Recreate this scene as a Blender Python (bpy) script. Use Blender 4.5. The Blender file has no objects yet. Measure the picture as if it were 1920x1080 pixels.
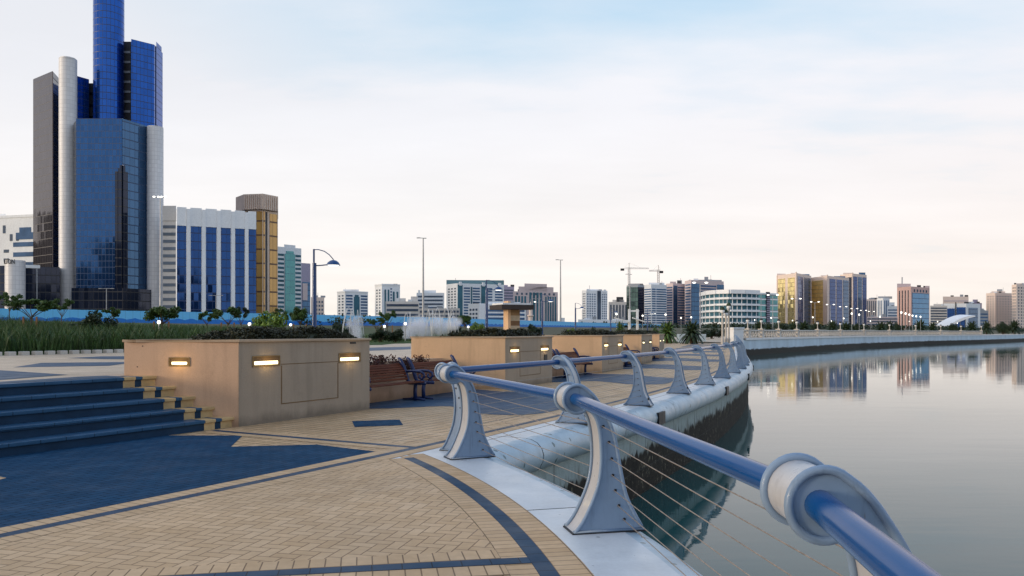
import bpy, math, random
import numpy as np
from mathutils import Vector
random.seed(7); rng = np.random.default_rng(7)
PI = math.pi; R_ = math.radians
sc = bpy.context.scene; COL = sc.collection
# ---------------------------------------------------------------- camera survey
F = 28 / 36 * 1920; HY = 622.0; CZ = 1.58
def G(x, y, z=0.0):                       # ground point seen at a pixel
    d = (CZ - z) * F / (y - HY); return ((x - 960) * d / F, d)
def WX(x, d): return (x - 960) * d / F
def WZ(y, d): return CZ + (HY - y) * d / F
QC = (-138.3, 85.3)                       # centre of the long quay curve
TH0 = 15.5                                # past this bearing the quay runs straight
def Q(R, th):
    a = R_(max(th, TH0)); s = max(0., TH0 - th) * PI / 180 * 157
    return (QC[0] + R * math.cos(a) + s * math.sin(a), QC[1] - R * math.sin(a) + s * math.cos(a))
PC = (-15.8, 2.66)                        # centre of the near platform curve
def P(r, ph): a = R_(ph); return (PC[0] + r * math.cos(a), PC[1] + r * math.sin(a))
def RQ(p): return math.hypot(p[0] - QC[0], p[1] - QC[1])
def TQ(p): return math.degrees(math.atan2(QC[1] - p[1], p[0] - QC[0]))
# ---------------------------------------------------------------- mesh builder
class MB:
    def __init__(s): s.v = []; s.f = []; s.uv = {}
    def face(s, pts, uv=None):
        n = len(s.v); s.v += [tuple(p) for p in pts]; s.f.append(tuple(range(n, n + len(pts))))
        if uv: s.uv[len(s.f) - 1] = uv
    def mesh(s, vs, fs):
        n = len(s.v); s.v += [tuple(p) for p in vs]; s.f += [tuple(i + n for i in f) for f in fs]
    def box(s, c, size, rz=0, taper=1.0):
        hx, hy, hz = [a / 2 for a in size]; ca, sa = math.cos(rz), math.sin(rz); vs = []
        for z, k in ((-hz, 1), (hz, taper)):
            for x, y in ((-hx, -hy), (hx, -hy), (hx, hy), (-hx, hy)):
                vs.append((c[0] + (x * ca - y * sa) * k, c[1] + (x * sa + y * ca) * k, c[2] + z))
        s.mesh(vs, [(3, 2, 1, 0), (4, 5, 6, 7), (0, 1, 5, 4), (1, 2, 6, 5), (2, 3, 7, 6), (3, 0, 4, 7)]); return s
    def prism(s, out, z0, z1, top=True, bot=True):
        a = sum(out[i][0] * out[(i + 1) % len(out)][1] - out[(i + 1) % len(out)][0] * out[i][1] for i in range(len(out)))
        if a < 0: out = out[::-1]
        n = len(out); vs = [(x, y, z0) for x, y in out] + [(x, y, z1) for x, y in out]
        fs = [(i, (i + 1) % n, n + (i + 1) % n, n + i) for i in range(n)]
        if top: fs.append(tuple(range(n, 2 * n)))
        if bot: fs.append(tuple(range(n - 1, -1, -1)))
        s.mesh(vs, fs); return s
    def tube(s, path, r, seg=8, closed=False, caps=True, flat=1.0):
        path = [Vector(p) for p in path]; n = len(path); rs = r if isinstance(r, (list, tuple)) else [r] * n
        vs = []; up0 = None
        for i, p in enumerate(path):
            if closed: t = path[(i + 1) % n] - path[i - 1]
            else: t = path[min(i + 1, n - 1)] - path[max(i - 1, 0)]
            t.normalize()
            if up0 is None:
                up0 = Vector((0, 0, 1)) if abs(t.z) < .9 else Vector((1, 0, 0))
            a = up0 - t * up0.dot(t)
            if a.length < 1e-6: a = t.orthogonal()
            a.normalize(); up0 = a; b = t.cross(a)
            for k in range(seg):
                w = 2 * PI * k / seg; vs.append(p + (a * math.cos(w) + b * math.sin(w) * flat) * rs[i])
        fs = []
        for i in range(n if closed else n - 1):
            j = (i + 1) % n
            for k in range(seg):
                l = (k + 1) % seg; fs.append((i * seg + k, i * seg + l, j * seg + l, j * seg + k))
        if caps and not closed:
            fs.append(tuple(range(seg - 1, -1, -1))); fs.append(tuple((n - 1) * seg + k for k in range(seg)))
        s.mesh(vs, fs); return s
    def lathe(s, prof, seg=16, c=(0, 0, 0), a0=0, a1=2 * PI):
        full = abs(a1 - a0 - 2 * PI) < 1e-6; m = seg if full else seg + 1; base = len(s.v); n = len(prof)
        for k in range(m):
            w = a0 + (a1 - a0) * k / seg
            s.v += [(c[0] + r * math.cos(w), c[1] + r * math.sin(w), c[2] + z) for r, z in prof]
        for k in range(seg):
            l = (k + 1) % m
            for i in range(n - 1):
                s.f.append((base + k * n + i, base + l * n + i, base + l * n + i + 1, base + k * n + i + 1))
                rm = prof[0][0] or max(p[0] for p in prof); rm = max(p[0] for p in prof)
                u0 = (a1 - a0) * k / seg * rm; u1 = (a1 - a0) * (k + 1) / seg * rm
                s.uv[len(s.f) - 1] = [(u0, prof[i][1]), (u1, prof[i][1]), (u1, prof[i + 1][1]), (u0, prof[i + 1][1])]
        return s
    def arcstrip(s, c, r0, r1, a0, a1, z, n=40, sgn=1):      # flat ring sector, uv = (arc length, radius)
        rm = (r0 + r1) / 2
        for i in range(n):
            w0, w1 = R_(a0 + (a1 - a0) * i / n), R_(a0 + (a1 - a0) * (i + 1) / n)
            def pt(r, w): return (*Q(r, math.degrees(w)), z) if c is QC else (c[0] + r * math.cos(w), c[1] + sgn * r * math.sin(w), z)
            q = [pt(r0, w0), pt(r1, w0), pt(r1, w1), pt(r0, w1)]; u = [(w0 * rm, r0 - r0), (w0 * rm, r1 - r0), (w1 * rm, r1 - r0), (w1 * rm, 0)]
            ar = (q[1][0] - q[0][0]) * (q[2][1] - q[0][1]) - (q[2][0] - q[0][0]) * (q[1][1] - q[0][1])
            if ar < 0: q = q[::-1]; u = u[::-1]
            s.face(q, u)
        return s
    def build(s, name, mat, parent=None, org=(0, 0, 0), smooth=False, uvrot=0.0, uvfn=None, label=None, bevel=0.0, merge=False):
        me = bpy.data.meshes.new(name)
        me.from_pydata([(x - org[0], y - org[1], z - org[2]) for x, y, z in s.v], [], s.f)
        uvl = me.uv_layers.new(name='UVMap'); co = s.v; ca, sa = math.cos(uvrot), math.sin(uvrot); arr = []
        for p in me.polygons:
            c = s.uv.get(p.index)
            if c: arr += [q for t in c for q in t]; continue
            nx, ny, nz = p.normal
            if abs(nz) > .7:
                for i in p.vertices: x, y, z = co[i]; arr += [x * ca + y * sa, -x * sa + y * ca]
            else:
                l = math.hypot(nx, ny) or 1; tx, ty = -ny / l, nx / l
                for i in p.vertices: x, y, z = co[i]; arr += [x * tx + y * ty, z]
        uvl.data.foreach_set('uv', arr)
        if mat: me.materials.append(mat)
        if smooth:
            me.polygons.foreach_set('use_smooth', [True] * len(me.polygons))
            if smooth == 'auto': me.set_sharp_from_angle(angle=R_(35))
        o = bpy.data.objects.new(name, me); COL.objects.link(o)
        if parent: o.parent = parent
        if label: o['label'] = label
        if bevel:
            m = o.modifiers.new('bevel', 'BEVEL'); m.width = bevel; m.segments = 2; m.limit_method = 'ANGLE'
        return o
def tag(o, label=None, cat=None, group=None, kind=None):
    if label: o['label'] = label
    if cat: o['category'] = cat
    if group: o['group'] = group
    if kind: o['kind'] = kind
    return o
def thing(name, label, cat, loc=(0, 0, 0), rz=0, group=None):
    o = bpy.data.objects.new(name, None); COL.objects.link(o); o.location = loc; o.rotation_euler = (0, 0, rz); o.empty_display_size = .2
    return tag(o, label, cat, group)
def struct(name, mb, mat, **k): return tag(mb.build(name, mat, **k), kind='structure')
KIDS = {}
def dup(o, parent=None):
    c = o.copy(); COL.objects.link(c)
    if parent: c.parent = parent
    for ch in [x for x in o.children]: dup(ch, c)
    return c
def inst(src, parent=None, loc=(0, 0, 0), rz=0, name=None, sc_=None):
    o = bpy.data.objects.new(name or src.name.split('.')[0], src.data if hasattr(src, 'data') else src); COL.objects.link(o)
    o.location = loc; o.rotation_euler = (0, 0, rz)
    if sc_: o.scale = sc_
    if parent: o.parent = parent
    return o
# ---------------------------------------------------------------- materials
class NT:
    def __init__(s, name):
        s.m = bpy.data.materials.new(name); s.m.use_nodes = True; s.t = s.m.node_tree; s.b = s.t.nodes['Principled BSDF']
    def n(s, typ, **k):
        nd = s.t.nodes.new(typ)
        for a, v in k.items(): setattr(nd, a, v)
        return nd
    def l(s, a, b): s.t.links.new(a, b)
    def put(s, sock, v):
        if isinstance(v, bpy.types.NodeSocket): s.l(v, sock)
        elif v is not None: sock.default_value = v
    def math(s, op, a, b=None, c=None):
        nd = s.n('ShaderNodeMath', operation=op); s.put(nd.inputs[0], a)
        if b is not None: s.put(nd.inputs[1], b)
        if c is not None: s.put(nd.inputs[2], c)
        return nd.outputs[0]
    def mix(s, f, a, b, typ='MIX'):
        nd = s.n('ShaderNodeMix', data_type='RGBA', blend_type=typ); s.put(nd.inputs[0], f)
        for i, v in ((6, a), (7, b)):
            if isinstance(v, tuple): v = (*v[:3], 1)
            s.put(nd.inputs[i], v)
        return nd.outputs[2]
    def noise(s, vec, scale, detail=4, rough=.55):
        nd = s.n('ShaderNodeTexNoise'); nd.inputs['Scale'].default_value = scale; nd.inputs['Detail'].default_value = detail; nd.inputs['Roughness'].default_value = rough
        if vec is not None: s.l(vec, nd.inputs['Vector'])
        return nd.outputs['Fac']
    def ramp(s, f, lo, hi, a=0., b=1.):
        nd = s.n('ShaderNodeMapRange'); s.put(nd.inputs[0], f)
        for i, v in ((1, lo), (2, hi), (3, a), (4, b)): nd.inputs[i].default_value = v
        return nd.outputs[0]
    def pos(s): return s.n('ShaderNodeNewGeometry').outputs['Position']
    def uv(s): return s.n('ShaderNodeUVMap').outputs['UV']
    def map(s, v, scale=(1, 1, 1), loc=(0, 0, 0)):
        nd = s.n('ShaderNodeMapping'); s.l(v, nd.inputs[0]); nd.inputs['Scale'].default_value = scale; nd.inputs['Location'].default_value = loc; return nd.outputs[0]
    def bump(s, h, strength, dist=.01):
        nd = s.n('ShaderNodeBump'); s.put(nd.inputs['Height'], h); nd.inputs['Strength'].default_value = strength; nd.inputs['Distance'].default_value = dist
        s.l(nd.outputs[0], s.b.inputs['Normal']); return nd
    def set(s, color=None, rough=None, metal=None, spec=None, coat=None):
        for k, v in (('Base Color', color), ('Roughness', rough), ('Metallic', metal), ('Specular IOR Level', spec), ('Coat Weight', coat)):
            if v is None: continue
            if isinstance(v, tuple): v = (*v[:3], 1)
            s.put(s.b.inputs[k], v)
        return s.m
def plain(name, c, rough=.6, metal=0., var=.12, vs=1.5, bump=0., bs=40, spec=.4, coat=0., fine=.06):
    t = NT(name); p = t.pos(); f = t.ramp(t.noise(p, vs, 5), .3, .7, 1 - var, 1 + var); g = t.ramp(t.noise(p, vs * 18, 3), .3, .7, 1 - fine, 1 + fine)
    k = t.math('MULTIPLY', f, g); col = t.mix(1.0, tuple(c), (0, 0, 0), 'MIX')
    nd = t.n('ShaderNodeVectorMath', operation='SCALE'); nd.inputs[0].default_value = c; t.l(k, nd.inputs['Scale'])
    t.set(nd.outputs[0], t.ramp(t.noise(p, vs * 3, 3), .3, .7, rough * .85, min(1, rough * 1.15)), metal, spec, coat)
    if bump: t.bump(t.noise(p, bs, 4), bump)
    return t.m
def emit(name, c, s):
    t = NT(name); t.set(tuple(c), .5); t.b.inputs['Emission Color'].default_value = (*c, 1); t.b.inputs['Emission Strength'].default_value = s; return t.m
def scaled(t, col, k):
    nd = t.n('ShaderNodeVectorMath', operation='SCALE'); t.put(nd.inputs[0], col); t.put(nd.inputs['Scale'], k); return nd.outputs[0]
def paver(name, c1, c2, mortar, bw=.2, bh=.1, off=.5, ms=.004, rough=.5, herring=False, bump=.5, dirt=.16, spec=.12):
    t = NT(name); uv = t.uv(); p = t.pos()
    if herring:
        sep = t.n('ShaderNodeSeparateXYZ'); t.l(t.map(uv, (1 / bh, 1 / bh, 1)), sep.inputs[0])
        x, y = sep.outputs[0], sep.outputs[1]; i, j = t.math('FLOOR', x), t.math('FLOOR', y); fx, fy = t.math('FRACT', x), t.math('FRACT', y)
        m = t.math('FLOORED_MODULO', t.math('SUBTRACT', i, j), 4.0)
        def isq(k): return t.math('COMPARE', m, float(k), .3)
        is0, is1, is2, is3 = isq(0), isq(1), isq(2), isq(3)
        def far(d, flag): return t.math('ADD', d, t.math('MULTIPLY', flag, 9.0))
        dl, dr, db, dt = far(fx, is1), far(t.math('SUBTRACT', 1.0, fx), is0), far(fy, is2), far(t.math('SUBTRACT', 1.0, fy), is3)
        dd = t.math('MINIMUM', t.math('MINIMUM', dl, dr), t.math('MINIMUM', db, dt))
        fac = t.math('LESS_THAN', dd, ms / bh / 2 * 1.4)
        soft = t.ramp(dd, 0, .07, 1., 0.)
        cmb = t.n('ShaderNodeCombineXYZ'); t.l(t.math('SUBTRACT', i, is1), cmb.inputs[0]); t.l(t.math('ADD', j, is3), cmb.inputs[1])
        wn = t.n('ShaderNodeTexWhiteNoise', noise_dimensions='2D'); t.l(cmb.outputs[0], wn.inputs['Vector'])
        col = t.mix(wn.outputs['Value'], c1, c2); col = t.mix(fac, col, mortar)
    else:
        br = t.n('ShaderNodeTexBrick', offset=off); t.l(uv, br.inputs['Vector'])
        for k, v in (('Scale', 1), ('Mortar Size', ms), ('Mortar Smooth', .1), ('Bias', 0), ('Brick Width', bw), ('Row Height', bh)): br.inputs[k].default_value = v
        for k, v in (('Color1', c1), ('Color2', c2), ('Mortar', mortar)): br.inputs[k].default_value = (*v, 1)
        col = br.outputs['Color']; soft = br.outputs['Fac']
    k = t.math('MULTIPLY', t.ramp(t.noise(p, .55, 6, .6), .3, .7, 1 - dirt, 1 + dirt), t.ramp(t.noise(p, 14, 4), .3, .7, .93, 1.07))
    t.set(scaled(t, col, k), t.ramp(t.noise(p, 2.3, 4), .3, .7, rough * .8, rough * 1.2), 0, spec)
    h = t.math('SUBTRACT', t.math('MULTIPLY', t.noise(p, 60, 3), .25), soft); t.bump(h, bump, .004)
    return t.m
def glass(name, c, line, gw=1.5, gh=3.6, lw=.07, lh=.12, rough=.06, metal=.75, vary=.10, wob=.012):
    t = NT(name); sep = t.n('ShaderNodeSeparateXYZ'); t.l(t.uv(), sep.inputs[0]); x = t.math('DIVIDE', sep.outputs[0], gw); y = t.math('DIVIDE', sep.outputs[1], gh)
    ln = t.math('MAXIMUM', t.math('LESS_THAN', t.math('FRACT', x), lw), t.math('LESS_THAN', t.math('FRACT', y), lh))
    cmb = t.n('ShaderNodeCombineXYZ'); t.l(t.math('FLOOR', x), cmb.inputs[0]); t.l(t.math('FLOOR', y), cmb.inputs[1])
    wn = t.n('ShaderNodeTexWhiteNoise', noise_dimensions='2D'); t.l(cmb.outputs[0], wn.inputs['Vector'])
    col = scaled(t, tuple(c), t.ramp(wn.outputs['Value'], 0, 1, 1 - vary, 1 + vary))
    t.set(t.mix(ln, col, line), t.ramp(ln, 0, 1, rough, .5), t.ramp(ln, 0, 1, metal, .0), .6)
    if wob:
        g = t.n('ShaderNodeNewGeometry'); vm = t.n('ShaderNodeVectorMath', operation='MULTIPLY_ADD'); t.l(wn.outputs['Color'], vm.inputs[0])
        vm.inputs[1].default_value = (wob, wob, wob); vm.inputs[2].default_value = (-wob / 2,) * 3
        ad = t.n('ShaderNodeVectorMath', operation='ADD'); t.l(g.outputs['Normal'], ad.inputs[0]); t.l(vm.outputs[0], ad.inputs[1])
        nm = t.n('ShaderNodeVectorMath', operation='NORMALIZE'); t.l(ad.outputs[0], nm.inputs[0]); t.l(nm.outputs[0], t.b.inputs['Normal'])
    return t.m
def leafmat(name, c, var=.5):
    t = NT(name); oi = t.pos(); wn = t.ramp(t.noise(oi, 3.0, 3), .3, .7, 1 - var, 1 + var); w2 = t.ramp(t.noise(oi, 23, 2), .3, .7, .7, 1.3)
    t.set(scaled(t, tuple(c), t.math('MULTIPLY', wn, w2)), .55, 0, .3); return t.m
BEI = (.49, .325, .182); BEI2 = (.57, .39, .23); MOR = (.19, .12, .065)
BLU = (.013, .050, .105); BLU2 = (.020, .066, .132); BMO = (.002, .008, .02)
M = dict(
    pave=paver('beige_pavers', BEI, BEI2, (.12, .075, .04), off=0., bw=.2, bh=.2, ms=.010), herr=paver('beige_herringbone_pavers', BEI, BEI2, MOR, herring=True, ms=.006),
    soldier=paver('beige_soldier_pavers', BEI, BEI2, MOR, bw=.105, bh=.21, off=0., ms=.005), bluep=paver('blue_pavers', BLU, BLU2, BMO, off=.5, ms=.004, rough=.75, spec=.04),
    blueb=paver('blue_band_pavers', (.012, .042, .088), (.018, .055, .11), BMO, bw=.2, bh=.14, off=0., ms=.004),
    bluelight=paver('grey_blue_pavers', (.028, .068, .125), (.04, .085, .15), (.03, .05, .08), off=.5),
    upper=paver('pale_upper_pavers', (.52, .40, .28), (.58, .45, .33), (.3, .22, .15), bw=.2, bh=.2, off=0.),
    steptop=paver('blue_step_tread', (.026, .080, .155), (.034, .095, .18), BMO, bw=.4, bh=.3, off=0., rough=.4), steprise=plain('dark_blue_step_riser', (.010, .036, .078), .55, spec=.15, var=.2, vs=3),
    stepbeige=plain('beige_step_block', (.50, .35, .17), .55, var=.2, vs=4, bump=.3),
    stucco=plain('beige_stucco', (.60, .385, .245), .85, var=.09, vs=1.1, bump=.35, bs=90, spec=.2), cap=plain('beige_coping_cap', (.42, .31, .21), .7, bump=.2),
    ochre=plain('ochre_stucco', (.70, .41, .205), .85, var=.07, vs=1.1, bump=.35, bs=90, spec=.2), shadestucco=plain('shaded_beige_stucco', (.37, .295, .225), .85, var=.1, vs=1.3, bump=.35, bs=90, spec=.2),
    groove=plain('shadow_groove', (.16, .10, .05), .9), bronze=plain('bronze_light_frame', (.22, .15, .07), .5, .3), lampglow=emit('warm_lamp_glow', (1., .84, .46), 2.6),
    coping=None, post=plain('grey_blue_painted_steel', (.18, .28, .43), .36, 0, var=.06, vs=6, coat=.15, fine=.03), postlight=plain('pale_grey_painted_steel', (.52, .50, .49), .3, 0, var=.06, vs=5, coat=.3, fine=.03),
    rail=plain('glossy_blue_handrail', (.0, .055, .205), .2, 0, spec=.2, var=.05, vs=2, coat=.06, fine=.0), cable=plain('rusty_steel_cable', (.30, .25, .21), .45, .4, var=.3, vs=30), black=plain('black_fitting', (.012, .013, .017), .5),
    bluemetal=plain('blue_painted_metal', (.010, .05, .17), .35, 0, coat=.3, var=.1), castblue=plain('navy_cast_iron', (.006, .018, .085), .4, 0, coat=.1), wood=None,
    white=plain('white_paint', (.74, .75, .76), .5, var=.06), lamp=emit('white_lamp_glass', (1., .95, .84), 2.2), grey=plain('grey_metal', (.36, .37, .39), .45, .3),
    bark=plain('brown_bark', (.10, .07, .045), .9, var=.3, vs=8, bump=.5), stake=plain('wooden_stake', (.22, .12, .06), .8, var=.3, vs=5),
    leaf=leafmat('green_leaves', (.055, .10, .022)), leafdark=leafmat('dark_leaves', (.022, .04, .018)), leafbright=leafmat('bright_leaves', (.12, .19, .03)), hedge=leafmat('dark_hedge_leaves', (.030, .032, .015)),
    red=leafmat('purple_red_leaves', (.055, .014, .012)), grassblade=leafmat('grass_blades', (.032, .070, .016)), soil=plain('dark_soil', (.06, .042, .03), .95, bump=.5, bs=20),
    kerb=plain('pale_kerb_stone', (.50, .47, .43), .8), turf=plain('turf', (.075, .12, .03), .9, var=.3, vs=.2, bump=.6, bs=6), stone=plain('sandstone', (.50, .36, .22), .8, var=.1))
def mk_coping(name, base, spots):
    t = NT(name); p = t.pos(); k = t.math('MULTIPLY', t.ramp(t.noise(p, 1.2, 6, .65), .3, .7, .84, 1.1), t.ramp(t.noise(p, 30, 3), .3, .7, .96, 1.04)); col = scaled(t, base, k)
    if spots:
        v = t.n('ShaderNodeTexVoronoi', feature='F1'); v.inputs['Scale'].default_value = 5.5; t.l(t.map(p, (1, 1, .55)), v.inputs['Vector'])
        s = t.math('LESS_THAN', v.outputs['Distance'], t.math('MULTIPLY', t.ramp(t.noise(p, 2.3, 2), .42, .6, 0, .2), 1.0)); col = t.mix(t.math('MULTIPLY', s, .8), col, (.05, .09, .09))
        st = t.ramp(t.noise(t.map(p, (1, 1, .25)), 3.1, 5), .56, .7, 0, .5); col = t.mix(st, col, (.20, .24, .25))
    else:
        s = t.ramp(t.noise(p, 5, 5, .7), .66, .72, 0, .55); col = t.mix(s, col, (.22, .2, .19))
        v = t.n('ShaderNodeTexVoronoi', feature='F1'); v.inputs['Scale'].default_value = 3.2; t.l(p, v.inputs['Vector'])
        s = t.math('LESS_THAN', v.outputs['Distance'], t.ramp(t.noise(p, 7, 2), .4, .65, 0, .06)); col = t.mix(t.math('MULTIPLY', s, .7), col, (.08, .08, .08))
    t.set(col, t.ramp(t.noise(p, 3, 4), .3, .7, .26, .5), 0, .5); t.bump(t.noise(p, 25, 4), .12); return t.m
def mk_paint(name, c, rough):
    t = NT(name); p = t.pos(); st = t.ramp(t.noise(t.map(p, (22, 22, 2.5)), 1.0, 5, .65), .56, .75, 1., .74); sm = t.ramp(t.noise(p, 5, 6, .7), .3, .7, .92, 1.06)
    col = scaled(t, c, t.math('MULTIPLY', st, sm)); ru = t.ramp(t.noise(t.map(p, (40, 40, 9)), 1.0, 4, .7), .70, .76, 0, .55); col = t.mix(ru, col, (.13, .075, .04))
    t.set(col, t.ramp(t.noise(p, 9, 4), .3, .7, rough * .75, rough * 1.4), 0, .4, .12); t.bump(t.noise(p, 45, 3), .06); return t.m
M['post'] = mk_paint('grey_blue_painted_steel_worn', (.19, .275, .40), .36); M['postlight'] = mk_paint('pale_grey_painted_steel_worn', (.42, .43, .455), .32)
M['coping'] = mk_coping('pale_stone_coping', (.60, .635, .67), False); M['bull'] = mk_coping('weathered_bullnose', (.43, .52, .58), True)
def mk_quay():
    t = NT('tide_stained_concrete'); p = t.pos(); sep = t.n('ShaderNodeSeparateXYZ'); t.l(p, sep.inputs[0]); z = sep.outputs[2]
    n1 = t.noise(t.map(p, (1.6, 1.6, .5)), 1.0, 6, .65); n2 = t.noise(t.map(p, (5, 5, 1.2)), 1.0, 4, .6)
    con = scaled(t, (.36, .43, .43), t.ramp(n2, .3, .7, .75, 1.12))
    drip = t.ramp(t.math('ADD', n2, t.math('MULTIPLY', t.math('SUBTRACT', -.75, z), .35)), .5, .68, 0, .8); con = t.mix(drip, con, (.10, .09, .065))
    zz = t.math('ADD', z, t.math('MULTIPLY', t.math('SUBTRACT', n1, .5), .7)); zz = t.math('ADD', zz, t.math('MULTIPLY', t.math('SUBTRACT', n2, .5), .5))
    dk = t.ramp(zz, -.93, -.86, 1, 0); alg = scaled(t, (.011, .009, .006), t.ramp(n2, .3, .7, .4, 2.0))
    barn = t.ramp(t.noise(t.map(p, (1, 1, .7)), 7, 6, .75), .585, .63, 0, .85); alg = t.mix(barn, alg, (.21, .19, .13))
    br = t.n('ShaderNodeTexBrick', offset=.5); t.l(t.map(t.uv(), (1, 1, 1)), br.inputs['Vector'])
    for k, v in (('Scale', 1), ('Mortar Size', .012), ('Brick Width', 2.4), ('Row Height', 1.3)): br.inputs[k].default_value = v
    col = t.mix(dk, con, alg); col = t.mix(br.outputs['Fac'], col, (.03, .03, .028)); t.set(col, .75, 0, .3); t.bump(t.noise(p, 12, 5), .7, .03); return t.m
M['quay'] = mk_quay()
def mk_wood():
    t = NT('varnished_bench_wood'); p = t.n('ShaderNodeTexCoord').outputs['Object']; n = t.noise(t.map(p, (1.5, 30, 30)), 1.0, 5, .6)
    t.set(scaled(t, (.12, .030, .011), t.ramp(n, .3, .7, .5, 1.4)), .6, 0, .15); t.bump(n, .2); return t.m
M['wood'] = mk_wood()
def mk_stucco(name, c):
    t = NT(name); p = t.pos(); a = t.ramp(t.noise(p, 1.1, 5), .3, .7, .92, 1.08); b = t.ramp(t.noise(p, 60, 3), .3, .7, .94, 1.06)
    st = t.ramp(t.noise(t.map(p, (5, 5, .35)), 1.0, 5, .6), .52, .72, 1., .86); sm = t.ramp(t.noise(p, 2.7, 6, .7), .60, .72, 1., .88)
    sp_ = t.n('ShaderNodeSeparateXYZ'); t.l(p, sp_.inputs[0]); nb = t.noise(t.map(p, (3, 3, 1.2)), 1.0, 5, .65)
    base_ = t.ramp(t.math('ADD', sp_.outputs[2], t.math('MULTIPLY', nb, -.35)), -.14, .02, .62, 1.)
    chip = t.ramp(t.noise(p, 6.5, 6, .75), .70, .73, 1., .75)
    t.set(scaled(t, c, t.math('MULTIPLY', t.math('MULTIPLY', t.math('MULTIPLY', a, b), chip), t.math('MULTIPLY', base_, t.math('MULTIPLY', st, sm)))), .85, 0, .2); t.bump(t.noise(p, 90, 4), .4); return t.m
M['stucco'] = mk_stucco('beige_stucco_weathered', (.57, .375, .25)); M['ochre'] = mk_stucco('ochre_stucco_weathered', (.63, .42, .255)); M['shadestucco'] = mk_stucco('shaded_beige_stucco_weathered', (.345, .28, .215))
# ---------------------------------------------------------------- camera, sky, sun
cam = bpy.data.cameras.new('camera'); co = bpy.data.objects.new('camera', cam); COL.objects.link(co); sc.camera = co
co.location = (0, 0, CZ); co.rotation_euler = (PI / 2, 0, 0); cam.lens = 28; cam.sensor_width = 36; cam.shift_y = (HY - 540) / 1920; cam.clip_end = 20000; cam.clip_start = .05
SUN_EL, SUN_AZ = 7.0, -112.0              # azimuth from the view axis, negative = left
sdir = Vector((math.sin(R_(SUN_AZ)) * math.cos(R_(SUN_EL)), math.cos(R_(SUN_AZ)) * math.cos(R_(SUN_EL)), math.sin(R_(SUN_EL))))
sl = bpy.data.lights.new('sun', 'SUN'); sl.energy = 2.0; sl.angle = R_(14); sl.color = (1., .80, .58)
so = bpy.data.objects.new('sun', sl); COL.objects.link(so); so.rotation_euler = sdir.to_track_quat('Z', 'Y').to_euler(); so.location = (-60, -20, 60)
w = bpy.data.worlds.new('World'); sc.world = w; w.use_nodes = True; wt = w.node_tree; bg = wt.nodes['Background']
class WN(NT):
    def __init__(s): s.t = wt
W = WN()
sky = W.n('ShaderNodeTexSky', sky_type='NISHITA'); sky.sun_disc = False; sky.sun_elevation = R_(SUN_EL); sky.sun_rotation = R_(SUN_AZ); sky.dust_density = 1.5; sky.ozone_density = 2.0
tc = W.n('ShaderNodeTexCoord').outputs['Generated']; sp = W.n('ShaderNodeSeparateXYZ'); W.l(tc, sp.inputs[0]); el = sp.outputs[2]
# thin high cloud: projected onto a flat layer, thicker towards the horizon
den = W.math('MAXIMUM', W.math('ADD', el, .10), .02); pr = W.n('ShaderNodeVectorMath', operation='DIVIDE'); W.l(tc, pr.inputs[0])
cb = W.n('ShaderNodeCombineXYZ'); [W.l(den, cb.inputs[i]) for i in range(3)]; W.l(cb.outputs[0], pr.inputs[1])
mp = W.map(pr.outputs[0], (.55, 1.0, 0), (3.1, 1.7, 0)); n1 = W.noise(mp, 1.0, 7, .56); n2 = W.noise(mp, .42, 4, .5)
cloud = W.ramp(W.math('ADD', W.math('MULTIPLY', n1, .6), W.math('MULTIPLY', n2, .6)), .45, .69, .0, 1.0)
SB = .12
hz = W.math('POWER', W.ramp(el, 0., .52, 1., 0.), 1.5)
crp = W.n('ShaderNodeValToRGB'); W.l(el, crp.inputs[0]); e0 = crp.color_ramp
for p_, c_ in ((0., (.96, .895, .81)), (.07, (.945, .89, .845)), (.16, (.90, .88, .88)), (.27, (.845, .855, .90)), (.45, (.78, .82, .89))):
    q_ = e0.elements.new(p_); q_.color = (*c_, 1)
e0.elements.remove(e0.elements[0]); e0.elements.remove(e0.elements[len(e0.elements) - 1])
tint = W.mix(W.ramp(sp.outputs[0], -.1, .5), crp.outputs[0], W.mix(1.0, crp.outputs[0], (1.0, .98, .975), 'MULTIPLY'))
veil = scaled(W, tint, W.math('MULTIPLY', W.ramp(W.math('ADD', W.math('MULTIPLY', n1, .6), W.math('MULTIPLY', n2, .4)), .35, .65, .94, 1.06), 1 / SB))
nish = scaled(W, sky.outputs[0], 2.2)
clear = W.mix(W.ramp(el, .34, .85), W.mix(.75, nish, (.40 / SB, .74 / SB, .98 / SB)), (.16 / SB, .36 / SB, .74 / SB))
lateral = W.ramp(sp.outputs[0], -.5, .2, .85, 0.)          # the veil is thicker towards the sunset side
fac = W.math('MINIMUM', W.math('ADD', W.math('ADD', hz, W.math('MULTIPLY', cloud, W.ramp(el, .35, .8, .75, .3))), lateral), 1.0)
skycol = W.mix(fac, clear, veil)
dn = W.ramp(el, -.02, .0, 0., 1.); skycol = W.mix(dn, (.25 / SB, .24 / SB, .23 / SB), skycol)
W.l(skycol, bg.inputs[0]); bg.inputs[1].default_value = SB
vs = sc.view_settings; sc.display_settings.display_device = 'sRGB'; vs.view_transform = 'Standard'; vs.look = 'None'; vs.gamma = 1; vs.exposure = 0.09
sc.render.film_transparent = False; sc.cycles.max_bounces = 6; sc.cycles.glossy_bounces = 4; sc.cycles.transparent_max_bounces = 12; sc.cycles.volume_bounces = 6
sc.cycles.use_denoising = True
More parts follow.
